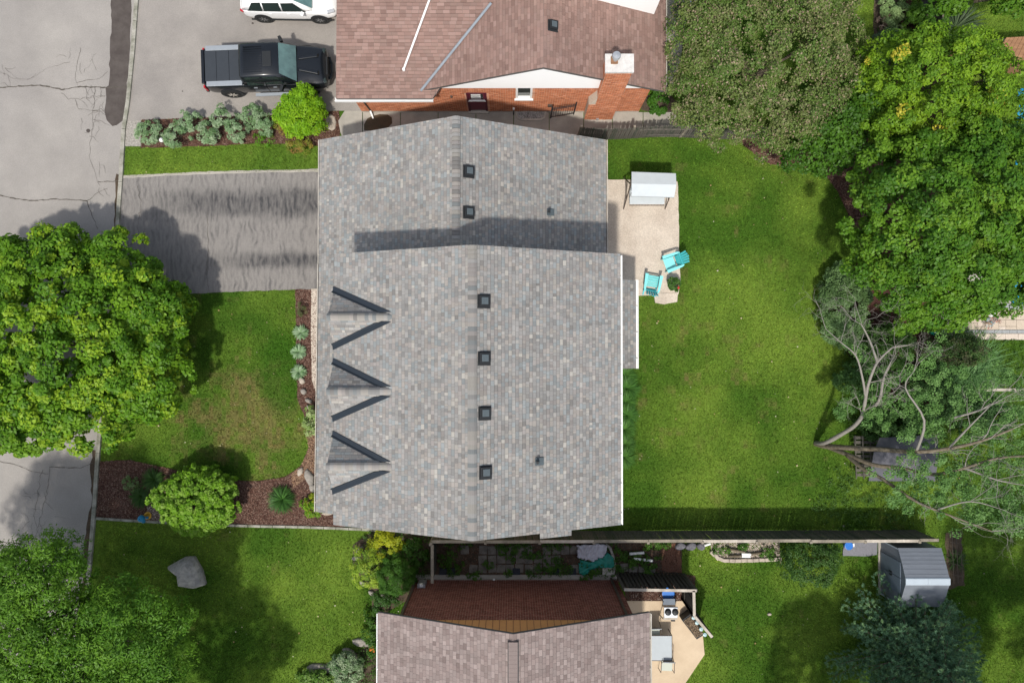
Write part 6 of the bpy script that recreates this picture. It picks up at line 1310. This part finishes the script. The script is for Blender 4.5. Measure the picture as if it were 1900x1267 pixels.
for k, lb in enumerate(('uppermost', 'second', 'third', 'lowest')):
    p = (b.lerp(c3, (.12, .36, .66, .92)[k])+Vector((.02, .0, 0))); t4 = root('solar_lamp', f'{lb} of the four round glass lamps at the black planter', 'lamp', (p.x, p.y, .6), group='round lamps along the black planter'); m = MB(); m.lathe((p.x, p.y, .6), [(.03, 0), (.03, .15), (.09, .17), (.09, .2), (.02, .22)], 14); m.build('shade', mk('lamp_glass', (.35, .5, .52), .2, .6) if 'lamp_glass' not in MATS else MATS['lamp_glass'], t4)
M_tglass = mk('table_glass', (.42, .46, .48), .18, .6, mottle=.05, bscale=3)
c = U(1224, 1201, .7); t = root('patio_table', 'glass-topped patio table partly under the roof edge', 'table', (c.x-.1, c.y, .04)); x0, x1, y0, y1 = U(1190, 1200, .72).x, U(1247, 1200, .72).x, U(1220, 1225, .72).y, U(1220, 1179, .72).y
m = MB(); m.box(x0, x1, y0, y1, .70, .715); m.build('table_top', M_tglass, t)
for p, q in (((x0, y0), (x1, y0)), ((x1, y0), (x1, y1)), ((x1, y1), (x0, y1)), ((x0, y1), (x0, y0))): m = MB(); m.bar((p[0], p[1], .705), (q[0], q[1], .705), .02, n=6); m.build('frame_bar', M_brownmetal, t)
for p in ((x0, y0), (x1, y0), (x1, y1), (x0, y1)): m = MB(); m.bar((p[0]*.998, p[1]*.998, .04), (p[0], p[1], .7), .02, n=6); m.build('leg', M_brownmetal, t)
def patio_chair(label, px, py, face):
    c = U(px, py, .4); t = root('patio_chair', label, 'chair', (c.x, c.y, .04), face, local=True)
    m = MB(); m.box(-.24, .24, -.25, .25, .38, .44); m.build('seat', mk('cream_sling', (.50, .53, .46), .8, .2) if 'cream_sling' not in MATS else MATS['cream_sling'], t, local=True, bevel=.015)
    m = MB(); m.hexa([(-.25, -.25, .42), (-.22, -.25, .42), (-.22, .25, .42), (-.25, .25, .42), (-.36, -.25, .9), (-.33, -.25, .9), (-.33, .25, .9), (-.36, .25, .9)]); m.build('backrest', M_bedrail, t, local=True)
    for s in (1, -1):
        m = MB(); m.bar((-.34, s*.29, .85), (-.2, s*.30, .62), .014, n=6); m.bar((-.2, s*.30, .62), (.26, s*.31, .60), .016, n=6); m.build('armrest', M_brownmetal, t, local=True)
        m = MB(); m.bar((.26, s*.31, .60), (.30, s*.31, 0), .014, n=6); m.build('leg', M_brownmetal, t, local=True); m = MB(); m.bar((-.2, s*.30, .6), (-.34, s*.31, 0), .014, n=6); m.build('leg', M_brownmetal, t, local=True)
patio_chair('cream patio chair on the near side of the glass table', 1237, 1233, R(-92)); patio_chair('cream patio chair behind the glass table, half under the roof edge', 1214, 1172, R(92) if False else R(-88))
# ---------------------------------------------------------------- grey shed
def shed():
    # eave and ridge from the picture: ridge line z 2.15, eaves 1.65, front wall to the left
    L0, L1 = U(1667, 1125, 1.6), U(1750, 1124, 1.6); T0, T1 = U(1666, 1016, 1.6), U(1744, 1017, 1.6); rz = 2.2
    r0, r1 = U(1672, 1073, rz), U(1752, 1073, rz); x0, x1 = L0.x, (L1.x+T1.x)/2; y0, y1 = L0.y, T0.y; ym = (y0+y1)/2; ez, wy_ = 1.6, .35
    t = root('garden_shed', 'small grey metal shed with a gambrel roof in the lower right yard', 'shed', (x0, ym, 0))
    m = MB(); pr = [(y0+.04, 0), (y0+.04, ez-.03), (y0+.62, ez+.29), (ym, rz-.04), (y1-.62, ez+.29), (y1-.04, ez-.03), (y1-.04, 0)]; n = len(pr)
    V = [(x0+.06, y, z) for y, z in pr]+[(x1-.05, y, z) for y, z in pr]; m.add(V, [tuple(range(n)), tuple(range(2*n-1, n-1, -1))]+[(i, n+i, n+(i+1) % n, (i+1) % n) for i in range(n)]); m.build('wall', M_shed, t)
    def strip(nm, a, b, k, mt):     # a,b: (y,z) low to high, panels along
        for i in range(k):
            f0, f1 = i/k, (i+1)/k; p = (lerp(a[0], b[0], f0), lerp(a[1], b[1], f0)); q = (lerp(a[0], b[0], f1), lerp(a[1], b[1], f1)); m = MB(); d = .012
            P = [(x0, p[0], p[1]+d), (x1, p[0], p[1]+d), (x1, q[0], q[1]), (x0, q[0], q[1])]
            if a[0] > b[0]: P = [P[1], P[0], P[3], P[2]]
            m.quad(*P, t=.02); m.build(nm, mt, t)
    strip('roof_panel', (y0, ez), (y0+.62, ez+.32), 4, M_shed); strip('roof_panel', (y0+.62, ez+.32), (ym-.10, rz-.02), 3, M_shed)
    strip('roof_panel', (y1, ez), (y1-.62, ez+.32), 4, M_shed); strip('roof_panel', (y1-.62, ez+.32), (ym+.10, rz-.02), 3, M_shed)
    for i in range(2): m = MB(); a_, b_ = lerp(x0-.01, x1+.01, i/2)+.004, lerp(x0-.01, x1+.01, (i+1)/2)-.004; m.hexa([(a_, ym-.17, rz-.03), (b_, ym-.17, rz-.03), (b_, ym+.17, rz-.03), (a_, ym+.17, rz-.03), (a_, ym-.13, rz+.02), (b_, ym-.13, rz+.02), (b_, ym+.13, rz+.02), (a_, ym+.13, rz+.02)]); m.build('ridge_cap', M_shedridge, t)
    for s in (0, 1):
        m = MB(); a_ = ym-.72+s*.73; m.box(x0+.02, x0+.05, a_, a_+.70, .1, 1.72); d = m.build('door', M_sheddoor, t)
        m = MB(); yy = ym+(-.08 if s == 0 else .06); m.box(x0-.01, x0+.02, yy-.02, yy+.03, .85, 1.1); m.build('handle', M_black, d)
    for z in (.4, .8, 1.2): pass
    for y_ in (y0+.03, y1-.08): m = MB(); m.box(x0+.0, x0+.05, y_, y_+.05, 0, ez); m.build('corner_post', M_shedridge, t)
    m = MB(); m.box(x0-.05, x1, y0-.02, y1+.02, -.02, .05); m.build('floor_slab', M_conc, t)
shed()
sheet('concrete_pad', PX([(1563, 1021), (1566, 1008), (1580, 1004), (1627, 1004), (1626, 1028), (1608, 1031), (1563, 1030)]), .06, mk('grey_pad', (.20, .20, .22), .9, .15, mottle=.1, bscale=20), thick=.1)
c = U(1573, 1011, .2); m = MB(); m.lathe((c.x, c.y, .06), [(.16, 0), (.2, .25), (.17, .26)], 14); tag(m.build('blue_bucket', M_bluetarp, None, at=(c.x, c.y, .06)), 'blue bucket on the grey concrete pad', 'bucket'); m = MB(); m.box(c.x+.16, c.x+.32, c.y-.08, c.y+.08, .06, .2); tag(m.build('white_box', M_white, None, at=(c.x+.24, c.y, .06)), 'small white box right of the blue bucket', 'box')
for k in range(1): rosette('weeds', 'dark weeds in the soil strip right of the shed', 1772, 1040, .45, 50, .05, [(.04, .09, .02), (.06, .11, .03)], h=.2)
m = MB()
for k in range(5): a, b = U(1762+k*1.2, 985+k*20, .3), U(1788, 990+k*20, .3); m.bar(a, b, .012, n=4)
for k in range(3): a, b = U(1766+k*8, 985, .3), U(1770+k*8, 1082, .3); m.bar(a, b, .012, n=4)
tag(m.build('wire_trellis', M_brownmetal, None, at=U(1775, 1035)), 'low wire frame over the soil strip right of the shed', 'trellis')
# play house under the dead tree
def playhouse():
    c = U(1665, 840, 1.2); t = root('play_house', 'small grey-roofed wooden play house under the dead branches', 'play house', (c.x, c.y, 0))
    A = [UP(a, b, Vector((0, 0, 1.9)), Vector((0, .25, 1)).normalized()) for a, b in ((1,1),)]
    q = [U(1612, 892, 1.5), U(1735, 893, 1.5), U(1742, 842, 1.9), U(1622, 838, 1.9)]; m = MB(); m.quad(*q, t=.04); m.build('roof_panel', M_greyroof, t)
    q = [U(1622, 837, 1.91), U(1742, 841, 1.91), U(1738, 806, 1.5), U(1632, 812, 1.5)]; m = MB(); m.quad(*q, t=.04); m.build('roof_panel', M_greyroof, t)
    xa, xb, ya, yb = U(1630, 850, 1).x, U(1728, 850, 1).x, U(1650, 885, 1).y, U(1650, 818, 1).y
    for y_ in (ya, yb): m = MB(); m.box(xa, xb, y_-.02, y_+.02, .2, 1.45); m.build('wall', M_wood, t)
    for k in range(9): p = U(1584+k*.8, 812+k*8.6, .5); m = MB(); m.box(p.x, p.x+1.15, p.y-.07, p.y+.07, .45, .5); m.build('deck_board', M_wood, t)
    for k in range(3): p = U(1586+k*14, 808, .7); m = MB(); m.bar((p.x, p.y, .72), (p.x+.05, p.y-2.0, .72), .03, n=4); m.build('deck_rail', M_wood, t)
    for x, y in ((xa, ya), (xa, yb), (xb, ya), (xb, yb)): m = MB(); m.box(x-.05, x+.05, y-.05, y+.05, 0, 1.4); m.build('post', M_wood, t)
playhouse()
# ---------------------------------------------------------------- pool garden on the right
m = MB(); P = PX([(1888, 165), (2100, 165), (2100, 563), (1876, 563)]); m.prism(P[::-1] if sum(P[i][0]*P[(i+1) % 4][1]-P[(i+1) % 4][0]*P[i][1] for i in range(4)) < 0 else P, -.05, .03); o = m.build('swimming_pool', M_pool); o['kind'] = 'structure'
pp = bpy.data.objects.new('pool_paving', None); COL.objects.link(pp); pp['kind'] = 'structure'; ORG[pp.name] = Vector((0, 0, 0))
sheet('paving_bed', PX([(1744, 500), (1990, 500), (1990, 631), (1746, 630)]), .01, M_conc, parent=pp, kind=None)
M_pv1 = mk('tan_paver', (.50, .42, .33), .9, .15, mottle=.12, bscale=12, bump=.2); M_pv2 = mk('tan_paver_pale', (.56, .48, .40), .9, .15, mottle=.12, bscale=12, bump=.2); M_pv3 = mk('grey_paver', (.30, .31, .31), .9, .15, mottle=.15, bscale=14)
def pav(x0, x1, y0, y1, mt): a, b = U(x0+.3, y1-.3), U(x1-.3, y0+.3); m = MB(); m.box(a.x, b.x, a.y, b.y, -.02, .045+random.uniform(0, .006)); m.build('paver', mt, pp, bevel=.006)
x = 1748
while x < 1960:
    w = random.choice((13, 20, 26)); y = 575
    while y < 611:
        h_ = random.choice((12.3, 12.3, 18.4)); h_ = min(h_, 611.5-y); 
        if h_ > 3: pav(x, x+w, y, y+h_, random.choice((M_pv1, M_pv2, M_pv1)))
        y += max(h_, 3)
    x += w
x = 1746
while x < 1960: pav(x, x+14, 612, 618.5, M_pv3); x += 14
x = 1744
while x < 1960: pav(x, x+24, 619, 630, M_pv2); x += 24
x = 1744
while x < 1960: pav(x, x+22, 563.5, 574.5, M_pv3); x += 22
c = U(1841, 582, .25); m = MB(); m.ball((c.x, c.y, .25), .19, n=20); tag(m.build('white_ball', M_white, None, smooth=True, at=(c.x, c.y, .05)), 'white ball on the tan pool paving', 'ball')
t = root('flower_bowl', 'bowl of white and orange blossom beside the white ball', 'plant pot', U(1838, 597)); c = U(1838, 597, .2); m = MB(); m.lathe((c.x, c.y, .05), [(.12, 0), (.2, .2), (.18, .2)], 14); m.build('bowl', M_conclight, t)
crown_mesh('foliage', [((c.x, c.y, .3), (.32, .28, .15))], t, .07, [(.6, .6, .58), (.55, .25, .06), (.2, .4, .42), (.5, .06, .04)], per=14, dens=26, rc=(.08, .14))
c = U(1735, 615, .3); m = MB(); m.lathe((c.x, c.y, 0), [(.14, 0), (.18, .25), (.12, .4), (.03, .44)], 14); tag(m.build('green_urn', mk('teal_glaze', (.02, .22, .17), .3, .5), None, at=(c.x, c.y, 0)), 'small teal glazed urn at the left end of the pool paving', 'urn')
# brown cabin roof, upper right
def cabin():
    ridge = [U(1862, 72, 2.6), U(1990, 60, 2.6)]; t = root('garden_cabin', 'garden cabin with a brown board roof at the right edge', 'cabin', (ridge[0].x, ridge[0].y-1, 0))
    N0, N1, S0, S1 = U(1868, 70, 2.3), U(1990, 64, 2.3), U(1838, 112, 2.0), U(1990, 116, 2.0); n = 16
    for k in range(n):
        a, b, c_, d_ = N0.lerp(N1, k/n), N0.lerp(N1, (k+.94)/n), S0.lerp(S1, (k+.94)/n), S0.lerp(S1, k/n); m = MB(); m.quad(d_, c_, b, a, t=.03); m.build('roof_board', M_brownwood, t)
    m = MB(); m.box(S0.x+.2, S1.x, S0.y+.2, N0.y-.2, 0, 1.9); m.build('wall', M_brownwood, t)
    m = MB(); a, b = U(1760, 79, 1.5), U(1868, 74, 1.5); m.hexa([(a.x, a.y-.05, 1.45), (b.x, b.y-.05, 1.45), (b.x, b.y+.05, 1.45), (a.x, a.y+.05, 1.45), (a.x, a.y-.05, 1.5), (b.x, b.y-.05, 1.5), (b.x, b.y+.05, 1.5), (a.x, a.y+.05, 1.5)]); m.build('beam', M_rail, t)
    m = MB(); a, b = U(1770, 84, 1.2), U(1860, 82, 1.2); m.box(a.x, b.x, a.y-.04, a.y+.02, 0, 1.4); m.build('side_board', M_brownwood, t)
cabin()
m = MB(); a, b = U(1830, 723, .9), U(1990, 724, .9); m.hexa([(a.x, a.y-.06, .85), (b.x, a.y-.06, .85), (b.x, a.y+.06, .85), (a.x, a.y+.06, .85), (a.x, a.y-.06, .93), (b.x, a.y-.06, .93), (b.x, a.y+.06, .93), (a.x, a.y+.06, .93)]); fb = root('low_fence', 'low wooden rail fence at the right edge below the ornamental grass', 'fence', (a.x, a.y, 0)); m.build('top_rail', M_rail2, fb)
for k in range(5): m = MB(); xx = lerp(a.x, b.x, k/4); m.box(xx-.05, xx+.05, a.y-.05, a.y+.05, 0, .84); m.build('post', M_wood, fb)
# chair and white bench at the top, beside the bungalow
t = root('folding_chair', 'black folding chair at the top edge beside the bungalow', 'chair', U(1262, 12)); c = U(1262, 12, .4)
for s in (-.22, .22): m = MB(); m.bar((c.x+s, c.y-.25, .03), (c.x+s, c.y+.25, .8), .015, n=6); m.build('leg', M_iron, t); m = MB(); m.bar((c.x+s, c.y+.25, .03), (c.x+s, c.y-.2, .5), .015, n=6); m.build('leg', M_iron, t)
m = MB(); m.box(c.x-.22, c.x+.22, c.y-.2, c.y+.15, .42, .45); m.build('seat', M_black, t)
c = U(1284, 6, .3); m = MB(); m.box(c.x-.15, c.x+.25, c.y-.4, c.y+.4, .0, .45); tag(m.build('white_storage_box', M_fabricw, None, at=(c.x, c.y, 0), bevel=.03), 'pale storage box under the crabapple at the top edge', 'box')
sheet('concrete_strip', PX([(1237, -60), (1285, -60), (1262, 120), (1240, 180)]), .02, M_conc)
print('all ok', sum(len(o.data.polygons) for o in bpy.data.objects if o.type == 'MESH'))

# fallen petals and dry leaves on the grass
x, y = scatter(1100, (-19, 23, -15.5, 11), None, HARD+HOUSES); n = len(x); a = RS.uniform(0, 6.28, n); r = RS.uniform(.015, .04, n)*(RS.rand(n)**2+.4)
V = np.stack([np.stack([x+r*np.cos(a+k*1.57), y+r*(.7 if k % 2 else 1)*np.sin(a+k*1.57), .07+RS.uniform(0, .03, n)], 1) for k in range(4)], 1).reshape(-1, 3)
npmesh('fallen_leaves', V, np.arange(4*n).reshape(n, 4), M_gravel, col=np.array([(.42, .36, .22), (.30, .22, .10), (.5, .46, .36)])[RS.randint(0, 3, n)])['kind'] = 'stuff'
